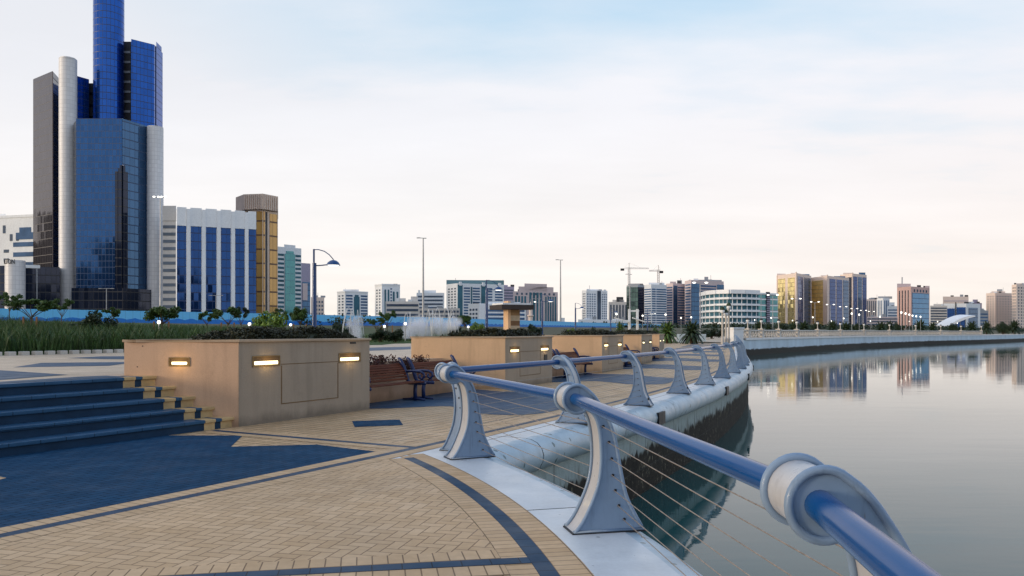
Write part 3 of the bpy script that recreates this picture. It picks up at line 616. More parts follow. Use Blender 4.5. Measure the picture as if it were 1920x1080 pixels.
for k in range(4):
    B = PLQ[k][1]; An = PLQ[k + 1][0]; t0, t1 = TQ(B), TQ(An); arc = (t0 - t1) * PI / 180 * 152; s0 = .12 + (arc - 5.0 if k > 1 else 0) * .2
    for j in range(2):
        th = t0 - deg(s0 + .03 + j * (BL + .42), 152); px, py = Q(151.95, th - deg(0, 152)); hd = R_(th - deg(BL / 2, 152))
        b = BENCH if bi == 0 else dup(BENCH); b.location = (px, py, 0); b.rotation_euler = (0, 0, PI / 2 - hd); b['label'] = BLAB[bi]; bi += 1
    lw = thing('low_wall', ['low rendered wall and plant bed behind the benches of the first alcove', 'low rendered wall behind the benches of the second alcove', 'low rendered wall behind the benches of the third alcove', 'low rendered wall behind the benches of the farthest alcove'][k], 'wall', (*Q(150.8, (t0 + t1) / 2), 0), 0, 'low walls behind the benches'); og = tuple(lw.location)
    m = MB(); arc_solid(m, 150.98, 151.16, t0 + .3, t1 - .3, 0, .58, 8); m.build('wall', M['stucco'], lw, og)
    m = MB(); arc_solid(m, 150.33, 150.98, t0 + .3, t1 - .3, 0, .50, 8); m.build('soil_bed', M['soil'], lw, og)
    ns = 9 if k == 0 else 5
    for j in range(ns):
        m = MB(); st = MB(); th = t0 + .05 - (t0 - t1 - .2) * (j + .5) / ns * (.72 if k == 0 else .5); x, y = Q(150.72 + .12 * math.sin(j * 2.3), th); hh = .38 + .22 * random.random()
        cen = []; 
        for q in range(16):
            a = random.random() * 6.28; l = hh * (.6 + .4 * random.random()); tp = (x + math.cos(a) * .34 * random.random(), y + math.sin(a) * .34 * random.random(), .5 + l)
            st.tube([(x, y, .45), ((x + tp[0]) / 2, (y + tp[1]) / 2, .5 + l * .6), tp], [.008, .006, .003], 4); cen.append(tp); cen.append(((x + tp[0]) / 2, (y + tp[1]) / 2, .5 + l * .55))
        leaf_cloud(m, cen, [(.10, .10, .09)] * len(cen), 620 if k == 0 else 260, .026 if k == 0 else .035, .6)
        pos_ = (x, y, .5); r = thing('shrub', ['purple-leaved shrub in the plant bed behind the first alcove benches', 'purple-leaved shrub behind the second alcove benches', 'purple-leaved shrub behind the third alcove benches', 'purple-leaved shrub in the farthest alcove'][k], 'shrub', pos_, 0, ['purple shrubs behind the first benches', 'purple shrubs behind the second benches', 'purple shrubs behind the third benches', 'purple shrubs in the farthest alcove'][k])
        m.build('foliage', M['red'], r, pos_); st.build('stems', M['bark'], r, pos_)
# ---------------------------------------------------------------- coast, terrain, far quay
def ss(x, a, b): t = np.clip((np.asarray(x, float) - a) / (b - a), 0, 1); return t * t * (3 - 2 * t)
COAST = [Q(157., a) for a in np.linspace(50, -9.5, 40)] + [(32.9, 112.5), (47.3, 133), (76, 174), (111, 215), (149, 252), (190, 297), (262, 372), (420, 540), (900, 1050), (2600, 2850)]
CA = np.array(COAST)
def inland(x, y):
    p = np.stack([np.asarray(x, float), np.asarray(y, float)], -1); best = np.full(p.shape[:-1], 1e9); sg = np.ones(p.shape[:-1])
    for a, b in zip(CA[:-1], CA[1:]):
        d = b - a; t = np.clip(((p - a) @ d) / (d @ d), 0, 1); q = a + t[..., None] * d; v = p - q; r = np.linalg.norm(v, axis=-1)
        s = np.where(d[0] * v[..., 1] - d[1] * v[..., 0] > 0, 1., -1.); m_ = r < best; best = np.where(m_, r, best); sg = np.where(m_, s, sg)
    return best * sg
def esp(y): return .57 * ss(y, 106, 122)
def HT(x, y):
    wv = inland(x, y); y = np.asarray(y, float)
    zn = np.where(wv < 19.4, -.45, .86 + .05 * ss(wv, 19.4, 24) + 2.1 * ss(wv, 26, 92))
    zf = np.where(wv < 23, esp(y) - .1, esp(y) - .1 + (3.0 - .47) * ss(wv, 23, 95))
    a = ss(y, 105, 112); z = zn * (1 - a) + zf * a
    return np.where(wv < 7, -4., z)
def hz(x, y): return float(HT(np.array([x]), np.array([y]))[0])
gx = np.concatenate([np.arange(-900, -200, 50), np.arange(-200, -60, 8), np.arange(-60, 60, 1.6), np.arange(60, 300, 4), np.arange(300, 600, 12), np.arange(600, 3000, 90)])
gy = np.concatenate([np.arange(-60, 20, 4), np.arange(20, 120, 1.6), np.arange(120, 320, 4), np.arange(320, 700, 12), np.arange(700, 3000, 90)])
XX, YY = np.meshgrid(gx, gy); ZZ = HT(XX, YY); nx_, ny_ = len(gx), len(gy)
m = MB(); m.v = list(zip(XX.ravel().tolist(), YY.ravel().tolist(), ZZ.ravel().tolist()))
for j in range(ny_ - 1):
    for i in range(nx_ - 1):
        k = j * nx_ + i
        if max(ZZ[j, i], ZZ[j, i + 1], ZZ[j + 1, i], ZZ[j + 1, i + 1]) > -3.9: m.f.append((k, k + 1, k + nx_ + 1, k + nx_))
def mk_terrain():
    t = NT('lawn_and_sand'); p = t.pos(); n = t.noise(p, .05, 5); s = t.ramp(t.noise(p, .9, 4), .3, .7, .7, 1.3)
    sep = t.n('ShaderNodeSeparateXYZ'); t.l(p, sep.inputs[0])
    col = t.mix(t.ramp(t.math('ADD', t.math('MULTIPLY', sep.outputs[1], .004), n), .86, 1.1), (.050, .085, .024), (.10, .095, .06)); t.set(scaled(t, col, s), .95, 0, .2); t.bump(t.noise(p, 5, 4), .5, .05); return t.m
struct('ground', m, mk_terrain(), smooth=True)
# esplanade strip beyond the promenade
def coast_strip(i0, i1, offs):                            # inland offsets of the coast polyline
    rows = []
    for i in range(i0, i1):
        t = CA[min(i + 1, len(CA) - 1)] - CA[max(i - 1, 0)]; t = t / np.linalg.norm(t); n = np.array((-t[1], t[0])); rows.append([tuple(CA[i] + n * o) for o in offs])
    return rows
i0 = 39
rows = coast_strip(i0, len(CA) - 2, [.4, 8, 22.5]); m = MB()
for a, b in zip(rows[:-1], rows[1:]):
    for j in range(2): m.face([(*p, float(esp(p[1])) + .004) for p in (a[j], b[j], b[j + 1], a[j + 1])][::1])
o = struct('esplanade_paving', m, M['upper'])
for p in o.data.polygons:
    if p.normal.z < 0: p.flip()
def mk_sea():
    t = NT('pale_blue_sea_wall_paint'); p = t.pos(); sep = t.n('ShaderNodeSeparateXYZ'); t.l(p, sep.inputs[0]); z = sep.outputs[2]
    n = t.noise(t.map(p, (1, 1, 2)), 1.1, 5, .7); zz = t.math('ADD', z, t.math('MULTIPLY', t.math('SUBTRACT', n, .5), 1.0)); dk = t.ramp(zz, -.98, -.88, 1, 0)
    col = t.mix(dk, scaled(t, (.54, .66, .76), t.ramp(t.noise(t.map(p, (.4, .4, .1)), 1, 4), .3, .7, .85, 1.1)), (.022, .022, .020)); t.set(col, .7, 0, .3); t.bump(n, .6, .08); return t.m
sw = thing('sea_wall', 'distant pale blue sea wall with dark weedy foot across the water', 'sea wall', (47.3, 133, -1.8)); og = tuple(sw.location)
def wall_strip(i0, i1, z0, z1, o0, o1, name, mat, sub=1, org=og, parent=sw):
    pts = [CA[i] for i in range(i0, i1)]; m = MB(); off = []
    for i in range(i0, i1):
        t = CA[min(i + 1, len(CA) - 1)] - CA[max(i - 1, 0)]; t = t / np.linalg.norm(t); n = np.array((-t[1], t[0])); off.append((CA[i] + n * o0, CA[i] + n * o1))
    for (a, b), (c, d) in zip(off[:-1], off[1:]):
        for q in ([(*a, z0), (*c, z0), (*c, z1), (*a, z1)], [(*a, z1), (*c, z1), (*d, z1), (*b, z1)], [(*b, z1), (*d, z1), (*d, z0), (*b, z0)]): m.face(q)
    o = m.build(name, mat, parent, org); weld(o); return o
wall_strip(39, len(CA) - 1, -4, .40, 0, .6, 'wall_face', mk_sea()); wall_strip(40, len(CA) - 1, .40, .66, -.12, .7, 'wall_cap', M['white'])
# arc-length walk along the far quay
FQ = CA[40:46]
def far_at_px(px, off=.9):                                # point on the far quay seen at column px
    for a, b in zip(FQ[:-1], FQ[1:]):
        t_ = (b - a) / np.linalg.norm(b - a); n = np.array((-t_[1], t_[0])); a2, b2 = a + n * off, b + n * off; k = (px - 960) / F
        den_ = (b2 - a2)[0] - k * (b2 - a2)[1]; s = (k * a2[1] - a2[0]) / den_
        if -.02 <= s <= 1.0: p = a2 + s * (b2 - a2); return float(p[0]), float(p[1]), math.atan2(t_[1], t_[0])
    return None
bal = thing('balustrade', 'pale balustrade with criss-cross panels along the distant sea wall', 'balustrade', (47.3, 133, .6)); og = tuple(bal.location)
PPX = [1402, 1427.6, 1460, 1494, 1533, 1575.7, 1620, 1667.8, 1716.7, 1764, 1802, 1840]
tan_ = plain('tan_stone_balustrade', (.50, .46, .41), .7); piers = []
for px in PPX:
    x, y, a = far_at_px(px); piers.append((x, y, a)); m = MB(); m.box((x, y, 1.26), (.8, .6, 1.3), a); m.box((x, y, 1.97), (1.0, .8, .12), a); m.build('pier', tan_, bal, og)
st_ = far_at_px(1393); piers = [st_] + piers
for (x0, y0, a0), (x1, y1, a1) in zip(piers[:-1], piers[1:]):
    L = math.hypot(x1 - x0, y1 - y0); m = MB(); n = max(2, int(L / 1.15)); p = [(x0 + (x1 - x0) * i / n, y0 + (y1 - y0) * i / n) for i in range(n + 1)]
    for (ax, ay), (bx, by) in zip(p[:-1], p[1:]):
        m.tube([(ax, ay, .72), (bx, by, 1.62)], .07, 5, caps=False); m.tube([(ax, ay, 1.62), (bx, by, .72)], .07, 5, caps=False); m.tube([(bx, by, .66), (bx, by, 1.7)], .05, 4, caps=False)
    m.tube([(x0, y0, .72), (x1, y1, .72)], .06, 5); o = m.build('lattice_panel', tan_, bal, og); m = MB(); m.tube([(x0, y0, 1.74), (x1, y1, 1.74)], .13, 8); m.build('top_rail', tan_, bal, og)
# small twin lamps on the piers
def make_pierlamp():
    r = thing('pier_lamp', 'x', 'lamp', group='small lamps on the far balustrade'); m = MB(); m.lathe([(.0, 0), (.22, 0), (.22, .1), (.1, .2), (.08, .9), (.13, 1.1), (.05, 1.2)], 8); m.build('stem', tan_, r)
    m = MB(); m.lathe([(.02, 1.15), (.24, 1.25), (.32, 1.45), (.24, 1.65), (.02, 1.75)], 10); m.build('globe', M['white'], r, smooth=True); m = MB(); m.lathe([(.30, 1.62), (.26, 1.85), (.12, 2.0), (.0, 2.02)], 10); m.build('cap', M['black'], r); return r
pl0 = make_pierlamp()
ordn = ['first', 'second', 'third', 'fourth', 'fifth', 'sixth', 'seventh', 'eighth', 'ninth', 'tenth', 'eleventh', 'twelfth']
for i, (x, y, a) in enumerate(piers[1:]):
    l = pl0 if i == 0 else dup(pl0); l.location = (x, y, 2.03); l.scale = (.85, .85, .8); l['label'] = '%s dark-capped lamp along the balustrade, counted from the white block' % ordn[i]
wb = thing('stone_block', 'big white block with a capping where the distant balustrade begins', 'block', (WX(1379, 110), 110.5, .5)); og = tuple(wb.location); m = MB(); m.box((og[0], og[1], .9), (1.85, 1.6, 2.1), .5); m.build('shaft', M['white'], wb, og, bevel=.03); m = MB(); m.box((og[0], og[1], 2.06), (2.05, 1.8, .22), .5); m.build('capping', M['white'], wb, og, bevel=.03)
# three-stemmed ornamental lamp
tl = thing('ornamental_lamp', 'cluster of three pale columns carrying dark-capped white globes beside the white block', 'lamp', (WX(1362, 100), 100, .5)); og = tuple(tl.location)
for px, yt in ((1354.5, 581), (1361, 586), (1366.5, 573)):
    x = WX(px, 100 + (px - 1361) * .08); y = 100 + (px - 1361) * .08; zt = WZ(yt, 100); m = MB(); m.lathe([(.20, -.1), (.20, .7), (.13, .9), (.11, zt - .5), (.16, zt - .45)], 8, (x, y, 0)); c = m.build('column', tan_, tl, og)
    m = MB(); m.lathe([(.03, -.5), (.24, -.4), (.30, -.2), (.24, 0), (.05, .05)], 10, (x, y, zt)); m.build('globe', M['white'], c, og, smooth=True)
    m = MB(); m.lathe([(.28, -.03), (.30, .12), (.18, .38), (0, .42)], 10, (x, y, zt)); m.build('cap', M['leafdark'], c, og, smooth=True)
for k, (x0, x1, yy) in enumerate(((1272, 1296, 626), (1297, 1324, 626))):
    d = 112; m = MB(); m.box((WX((x0 + x1) / 2, d), d + .6, .6), ((x1 - x0) * d / F, 1.2, 1.3)); bx = thing('planter_box', ['pale blue planter box left of the pale blue one by the far plaza edge', 'pale blue planter box nearest the ornamental lamp cluster'][k], 'planter box', (WX((x0 + x1) / 2, d), d + .6, .25)); m.build('box', M['bull'], bx, tuple(bx.location), bevel=.03)
    m = MB(); m.box((WX((x0 + x1) / 2, d), d + .6, 1.26), ((x1 - x0) * d / F - .25, .95, .06)); m.build('soil', M['soil'], bx, tuple(bx.location))
# ---------------------------------------------------------------- hoarding
def mk_hoard():
    t = NT('printed_blue_hoarding'); sep = t.n('ShaderNodeSeparateXYZ'); t.l(t.uv(), sep.inputs[0]); u, v = sep.outputs[0], sep.outputs[1]
    wv = t.math('ADD', t.math('MULTIPLY', t.math('ABSOLUTE', t.math('SINE', t.math('MULTIPLY', u, 1.3))), .22), t.math('MULTIPLY', t.noise(t.uv(), .8, 3), .5))
    f = t.math('LESS_THAN', v, t.math('ADD', wv, .52)); col = t.mix(f, (.15, .54, .90), (.012, .19, .64)); f2 = t.math('LESS_THAN', v, .14); col = t.mix(f2, col, (.25, .22, .18))
    ln = t.math('LESS_THAN', t.math('FRACT', t.math('DIVIDE', u, 1.22)), .03); col = t.mix(t.math('MULTIPLY', ln, .6), col, (.05, .12, .2)); t.set(col, .5, 0, .4); return t.m
HM = mk_hoard(); HL = [(-150, 92), (-112, 104), (-77, 120), (-35, 165), (0, 240), (42, 330), (100, 440)]
ho = thing('hoarding', 'long sky-blue construction hoarding printed with darker blue waves along its foot', 'hoarding', (-35, 165, 3)); og = tuple(ho.location)
hp = []
for (ax, ay), (bx, by) in zip(HL[:-1], HL[1:]):
    L = math.hypot(bx - ax, by - ay); n = max(1, round(L / 7.3)); hp += [(ax + (bx - ax) * i / n, ay + (by - ay) * i / n) for i in range(n)]
u0 = 0
for (ax, ay), (bx, by) in zip(hp[:-1], hp[1:]):
    L = math.hypot(bx - ax, by - ay); zb = hz(ax, ay) - .15; zc = hz(bx, by) - .15; H = 2.25; m = MB(); n = ((by - ay) / L * .04, -(bx - ax) / L * .04)
    f = [(ax + n[0], ay + n[1], zb), (bx + n[0], by + n[1], zc), (bx + n[0], by + n[1], zc + H), (ax + n[0], ay + n[1], zb + H)]; bk = [(ax - n[0], ay - n[1], zb), (bx - n[0], by - n[1], zc), (bx - n[0], by - n[1], zc + H), (ax - n[0], ay - n[1], zb + H)]
    m.face(f, [(u0, 0), (u0 + L, 0), (u0 + L, H), (u0, H)]); m.face(bk[::-1]); m.face([f[3], f[2], bk[2], bk[3]]); u0 += L; m.build('panel', HM, ho, og)
# ---------------------------------------------------------------- tall grass
def blades(name, label, pts, hmin, hmax, wd, mat, cat='grass'):
    m = MB(); n = len(pts); z = HT(pts[:, 0], pts[:, 1]); h = hmin + (hmax - hmin) * rng.random(n); az = rng.random(n) * 6.283; lean = .15 + .45 * rng.random(n); fa = rng.random(n) * 6.283
    dx, dy = np.cos(az) * lean * h, np.sin(az) * lean * h; wx, wy = np.cos(fa) * wd, np.sin(fa) * wd; b = np.stack([pts[:, 0], pts[:, 1], z - .05], 1)
    mid = b + np.stack([dx * .3, dy * .3, h * .6], 1); tip = b + np.stack([dx, dy, h], 1); W2 = np.stack([wx, wy, 0 * wx], 1)
    q = np.stack([b - W2, b + W2, mid + W2 * .8, mid - W2 * .8, tip], 1).reshape(-1, 3); m.v = list(map(tuple, q.tolist()))
    for i in range(n): k = 5 * i; m.f += [(k, k + 1, k + 2, k + 3), (k + 3, k + 2, k + 4)]
    return tag(m.build(name, mat), label, cat, None, 'stuff')
n = 90000; rr = 137.0 - 62 * rng.random(n) ** 1.7; th = 8 + 40 * rng.random(n) ** .9; gp = np.stack([QC[0] + rr * np.cos(np.radians(th)), QC[1] - rr * np.sin(np.radians(th))], 1)
px_ = 960 + gp[:, 0] / np.maximum(gp[:, 1], 1) * F; cl = np.sin(gp[:, 0] * 1.1) * np.sin(gp[:, 1] * .9 + gp[:, 0] * .3); gp = gp[(px_ > -260) & (px_ < 560 - 6 * (137 - rr)) & (gp[:, 1] > 12) & (cl > -.75)]
blades('tall_grass', 'tall reedy dark green grass behind the upper plaza kerb', gp, .6, 1.12, .020, M['grassblade'])
n = 16000; rr = 134.6 - 24 * rng.random(n); th = 2 + 24 * rng.random(n); gp = np.stack([QC[0] + rr * np.cos(np.radians(th)), QC[1] - rr * np.sin(np.radians(th))], 1)
blades('lawn', 'short bright lawn between the plaza and the fountain', gp[(gp[:, 0] / np.maximum(gp[:, 1], 1) * F + 960 > 300)], .1, .28, .03, M['grassblade'])
# ---------------------------------------------------------------- trees and shrubs (each kind once, then copies)
def make_tree(kind, seed):
    global rng
    rs = np.random.default_rng(seed); old = rng; rng = rs; rd = random.Random(seed)
    r = thing({'young': 'young_tree', 'round': 'round_tree', 'bush': 'bush', 'palm': 'date_palm'}[kind], 'x', 'tree'); t = MB(); c = MB()
    if kind == 'young':                                    # unit height 2.6
        t.tube([(0, 0, -.3), (.03, .02, .7), (-.02, .05, 1.35)], [.05, .042, .035], 7); cen, rad = [], []
        for k in range(7):
            a = k * .9 + rd.random(); l = .5 + .55 * rd.random(); e = (math.cos(a) * l, math.sin(a) * l, 1.75 + .55 * rd.random()); t.tube([(-.02, .05, 1.3 - .05 * k), (e[0] * .5, e[1] * .5, 1.6), e], [.028, .018, .008], 5)
            for q in range(3): cen.append((e[0] + rd.uniform(-.25, .25), e[1] + rd.uniform(-.25, .25), e[2] + rd.uniform(-.12, .25))); rad.append((.27, .27, .15))
        leaf_cloud(c, cen, rad, 2600, .066, .6); nm = 'crown'
    elif kind == 'round':
        t.tube([(0, 0, -.3), (.02, 0, .8), (0, 0, 1.3)], [.06, .05, .04], 7); cen, rad = [], []
        for k in range(16):
            a = rd.random() * 6.28; l = .75 * rd.random() ** .5; e = (math.cos(a) * l, math.sin(a) * l, 1.55 + .6 * rd.random()); t.tube([(0, 0, 1.1), (e[0] * .5, e[1] * .5, 1.4), e], [.025, .016, .008], 4); cen.append(e); rad.append((.32, .32, .24))
        leaf_cloud(c, cen, rad, 3600, .066, .6); nm = 'crown'
    elif kind == 'bush':
        cen, rad = [], []
        for k in range(14):
            a = rd.random() * 6.28; l = .8 * rd.random() ** .5; e = (math.cos(a) * l, math.sin(a) * l, .25 + .75 * rd.random() * (1 - .6 * l)); t.tube([(0, 0, -.2), (e[0] * .4, e[1] * .4, e[2] * .6), e], [.03, .02, .008], 4); cen.append(e); rad.append((.33, .33, .26))
        leaf_cloud(c, cen, rad, 3400, .06, .55); nm = 'foliage'
    else:
        t.tube([(0, 0, -.3), (0, 0, .4)], [.18, .15], 8)
        for k in range(46):
            a = k * 2.4; el_ = .05 + 1.2 * (k / 46); L = 1.35; pr = []
            for q in range(6):
                s = q / 5; pr.append((math.cos(a) * L * s * math.cos(el_) , math.sin(a) * L * s * math.cos(el_), .4 + L * s * math.sin(el_) - .8 * s * s * (.35 + .65 * math.cos(el_))))
            sx, sy = -math.sin(a), math.cos(a)
            for q in range(5):
                wa, wb = .17 * math.sin(PI * (.12 + .8 * q / 5)), .17 * math.sin(PI * (.12 + .8 * (q + 1) / 5))
                for sg in (-1, 1):
                    p, e = pr[q], pr[q + 1]; c.face([p, e, (e[0] + sx * sg * wb, e[1] + sy * sg * wb, e[2] - .05), (p[0] + sx * sg * wa, p[1] + sy * sg * wa, p[2] - .05)])
        nm = 'fronds'
    rng = old; return r, t, c, nm
PROTO = {}
def tree(kind, seed, matk, label, group, px, d, ztop, wm, zb=None, stakes=False):
    key = (kind, seed, matk); x = WX(px, d); z0 = max(hz(x, d), .0) if zb is None else zb
    if key not in PROTO:
        r, t, c, nm = make_tree(kind, seed); t.build('trunk' if kind != 'bush' else 'stems', M['bark'], r); c.build(nm, M[matk], r); PROTO[key] = r
    else: r = dup(PROTO[key])
    hu = {'young': 2.5, 'round': 2.4, 'bush': 1.2, 'palm': 1.2}[kind]; wu = {'young': 1.9, 'round': 1.9, 'bush': 1.9, 'palm': 2.2}[kind]
    H = max(.4, ztop - z0); r.location = (x, d, z0); r.scale = (wm / wu, wm / wu, H / hu); r.rotation_euler = (0, 0, random.random() * 6.28); tag(r, label, 'bush' if kind == 'bush' else 'tree', group)
    if stakes:
        for k in range(2):
            m = MB(); sx = x + (-.45 + .9 * k); m.box((sx, d - .1, z0 + .55), (.09, .09, 1.3)); s = tag(m.build('wooden_stake', M['stake']), 'wooden stake by the ' + ' '.join(label.split()[:9]), 'stake', 'stakes by the young trees')
    return r
GT = 'young trees on the lawn slope'; GB = 'bushes on the lawn slope'
for kind, seed, mk, lab, px, d, yt, wpx, stk in [
    ('young', 1, 'leaf', 'slender young tree in front of the pale round sign tower', 18, 68, 550, 34, 0), ('young', 2, 'leaf', 'wide-crowned young tree right of the pale round sign tower', 58, 54, 560, 72, 1),
    ('young', 3, 'leaf', 'slim young tree in front of the tall white cylinder', 116, 60, 562, 30, 0), ('bush', 4, 'leafdark', 'big dark feathery bush before the lower glass tower', 172, 47, 577, 88, 0),
    ('young', 5, 'leaf', 'small young tree right of the big dark bush', 208, 62, 577, 32, 0), ('round', 6, 'leaf', 'leafy young tree before the grey slab block', 304, 49, 572, 62, 1),
    ('young', 1, 'leaf', 'thin young tree before the first bays of the finned block', 388, 64, 585, 28, 0), ('young', 2, 'leaf', 'young tree with gaps before the middle bays of the finned block', 428, 56, 576, 46, 1),
    ('young', 3, 'leafdark', 'dark young tree left of the bright bush', 452, 58, 578, 28, 0), ('bush', 7, 'leafbright', 'bright green rounded bush behind the largest planter', 500, 42, 570, 80, 0),
    ('young', 5, 'leaf', 'low young tree right of the bright bush', 533, 60, 580, 30, 0), ('round', 8, 'leaf', 'round-headed young tree left of the nearest blue lamp post', 563, 57, 575, 34, 1),
    ('bush', 9, 'leafdark', 'drooping dark bush right of the nearest blue lamp post', 636, 58, 597, 44, 0), ('young', 1, 'leaf', 'young tree between the two fountain jets', 726, 66, 584, 30, 1), ('young', 5, 'leaf', 'thin young tree just right of the small fountain jet', 705, 80, 596, 24, 0),
    ('bush', 4, 'leafdark', 'dark shrub at the edge of the lawn between two planters', 712, 52, 611, 46, 0), ('bush', 9, 'leafdark', 'low dark shrub beside the lawn between two planters', 742, 52, 612, 44, 0),
    ('round', 6, 'leaf', 'leafy tree right of the big fountain jet', 872, 92, 590, 30, 0), ('bush', 7, 'leafbright', 'yellow-green bush left of the second blue lamp post', 893, 70, 597, 34, 0), ('bush', 4, 'leafdark', 'dark bush behind the second planter hedge', 858, 72, 608, 40, 0),
    ('bush', 9, 'leafdark', 'dark bush right of the stone pillar shelter', 1002, 92, 603, 36, 0), ('bush', 7, 'leafbright', 'small bright bush beside the fourth blue lamp post', 1073, 120, 611, 26, 0), ('bush', 4, 'leafdark', 'dark bush behind the third planter', 1112, 100, 610, 34, 0),
    ('palm', 10, 'leaf', 'small palm left of the white awning', 1163, 130, 600, 20, 0), ('palm', 11, 'leaf', 'squat grey-green palm right of the white awning', 1251, 108, 600, 38, 0), ('palm', 12, 'leafdark', 'dark round palm left of the ornamental lamp cluster', 1297, 104, 597, 42, 0), ('bush', 9, 'leaf', 'green bush between the awning and the squat palm', 1232, 112, 609, 26, 0), ('bush', 4, 'leafdark', 'low dark shrub just right of the dark round palm', 1335, 125, 612, 50, 0)]:
    tree(kind, seed, mk, lab, GB if kind == 'bush' else GT, px, d, WZ(yt, d), wpx * d / F, None, stk)
far = [(1425, 30), (1441, 24), (1466, 28), (1487, 22), (1507, 34), (1526, 30), (1561, 26), (1586, 30), (1603, 22), (1652, 26), (1668, 24), (1683, 20), (1725, 30), (1748, 22), (1790, 24), (1822, 26), (1850, 22), (1880, 30), (1902, 26)]
TPOS = ['below the curved white block', 'at the corner of the curved white block', 'below the first gold and blue tower', 'at the right foot of the first gold and blue tower', 'between the two front gold towers', 'below the second gold and blue tower', 'below the blue faces of the second gold tower', 'below the rear blue tower', 'right of the rear blue tower', 'before the long low pink block', 'at the end of the long low pink block', 'at the left foot of the pink and blue tower', 'before the glass face of the pink and blue tower', 'right of the pink and blue tower', 'before the white swoop canopy', 'right of the white swoop canopy', 'before the pale pink slab block', 'below the pale pink tall towers', 'at the far right edge of the shore']
for i, (px, wpx) in enumerate(far):
    x, y, a = far_at_px(min(px, 1890)); d = y * 1.12 + 16; tree('palm' if i % 3 != 2 else 'bush', 11 + i % 2 if i % 3 != 2 else 9, 'leafdark', 'dark far-shore %s %s' % ('palm' if i % 3 != 2 else 'bush', TPOS[i]), 'palms and bushes along the far shore', px, d, WZ(598 + (i * 5) % 6, d), wpx * d / F)
# mass of distant greenery at the feet of the towers
m = MB(); cen = []
for i in range(420): px = 1060 + 870 * random.random(); d = 330 + 90 * random.random() + max(0, px - 1450) * .45; x = WX(px, d); cen.append((x, d, hz(x, d) + random.random() * 1.6))
leaf_cloud(m, cen, [(4.2, 3, 1.4)] * len(cen), 15000, .55, .6); tag(m.build('distant_shrubbery', M['leafdark']), 'low dark belt of planting at the feet of the distant towers', 'shrubs', None, 'stuff')
m = MB(); cen = []
for i in range(260): px = 560 + 560 * random.random(); d = 150 + 60 * random.random() + max(0, px - 640) * .35; x = WX(px, d); cen.append((x, d, hz(x, d) + .3 + random.random() * 1.5))
leaf_cloud(m, cen, [(2.2, 2, .9)] * len(cen), 8000, .3, .6); tag(m.build('roadside_shrubbery', M['leafdark']), 'scattered dark planting along the hoarding behind the fountain', 'shrubs', None, 'stuff')
# ---------------------------------------------------------------- blue lamp posts
def make_lamp():
    r = thing('lamp_post', 'x', 'lamp post', group='blue curved lamp posts along the promenade'); m = MB(); m.tube([(0, 0, -.4), (0, 0, 4.72)], [.15, .125], 12); m.build('lower_pole', M['bluemetal'], r, smooth='auto')
    m = MB(); m.tube([(-.03, 0, 4.72), (-.03, 0, 5.56)], .06, 10); m.build('upper_pole', M['bluemetal'], r, smooth='auto')
    m = MB(); m.tube([(-.03, 0, 5.53), (.25, 0, 5.53), (.6, 0, 5.43), (.9, 0, 5.22), (1.15, 0, 4.93)], .028, 8); m.build('curved_arm', M['bluemetal'], r, smooth=True)
    m = MB(); m.tube([(.0, 0, 4.56), (.4, 0, 4.58), (.78, 0, 4.62)], .035, 8); m.build('lower_arm', M['bluemetal'], r, smooth=True)
    m = MB(); m.lathe([(.42, -.06), (.41, -.02), (.33, .12), (.20, .22), (.05, .27), (0, .27)], 18, (1.14, 0, 4.64)); s = m.build('shade', M['bluemetal'], r, smooth=True)
    m = MB(); m.lathe([(.0, -.11), (.2, -.09), (.36, -.045), (.38, -.02)], 16, (1.14, 0, 4.64)); m.build('diffuser', M['lamp'], s, smooth=True); return r
LP = make_lamp()
for i, (px, d, lab) in enumerate([(589.5, 48, 'tallest, nearest blue lamp post with curved arm behind the largest planter'), (912.5, 76.6, 'second blue lamp post, just left of the stone pillar shelter'), (1016.5, 106, 'third blue lamp post, just right of the stone pillar shelter'), (1079, 138, 'fourth blue lamp post, between the twin pale tower and the third lamp'), (1145, 169, 'fifth, small blue lamp post left of the white awning'), (1214, 178, 'farthest small blue lamp post right of the white awning')]):
    l = LP if i == 0 else dup(LP); l.location = (WX(px, d), d, 1.0); l['label'] = lab; l.rotation_euler = (0, 0, R_(-6 * i))
    if d > 100: l.scale = (1, 1, 1)
# garden globe lights
def make_globe():
    r = thing('garden_light', 'x', 'garden light', group='small globe lights on the lawn'); m = MB(); m.tube([(0, 0, -.3), (0, 0, .75)], .035, 8); m.build('post', M['grey'], r); m = MB(); m.lathe([(0, .76), (.07, .78), (.10, .86), (.07, .94), (0, .96)], 12); m.build('globe', M['lamp'], r, smooth=True); return r
GL = make_globe(); first = True
for px, py, d, lab in [(298, 604, 45, 'before the leafy young tree'), (468, 608, 46, 'left of the bright bush'), (545, 609, 60, 'right of the bright bush'), (721, 612, 62, 'between the two fountain jets'), (760, 607, 55, 'inside the edge of the big fountain jet'), (878, 613, 74, 'right of the big fountain jet'), (1009, 563.5, 170, 'high beside the third lamp post')]:
    if py < 590: continue
    l = GL if first else dup(GL); first = False; l.location = (WX(px, d), d, WZ(py, d) - .86); l['label'] = 'small glowing globe light ' + lab
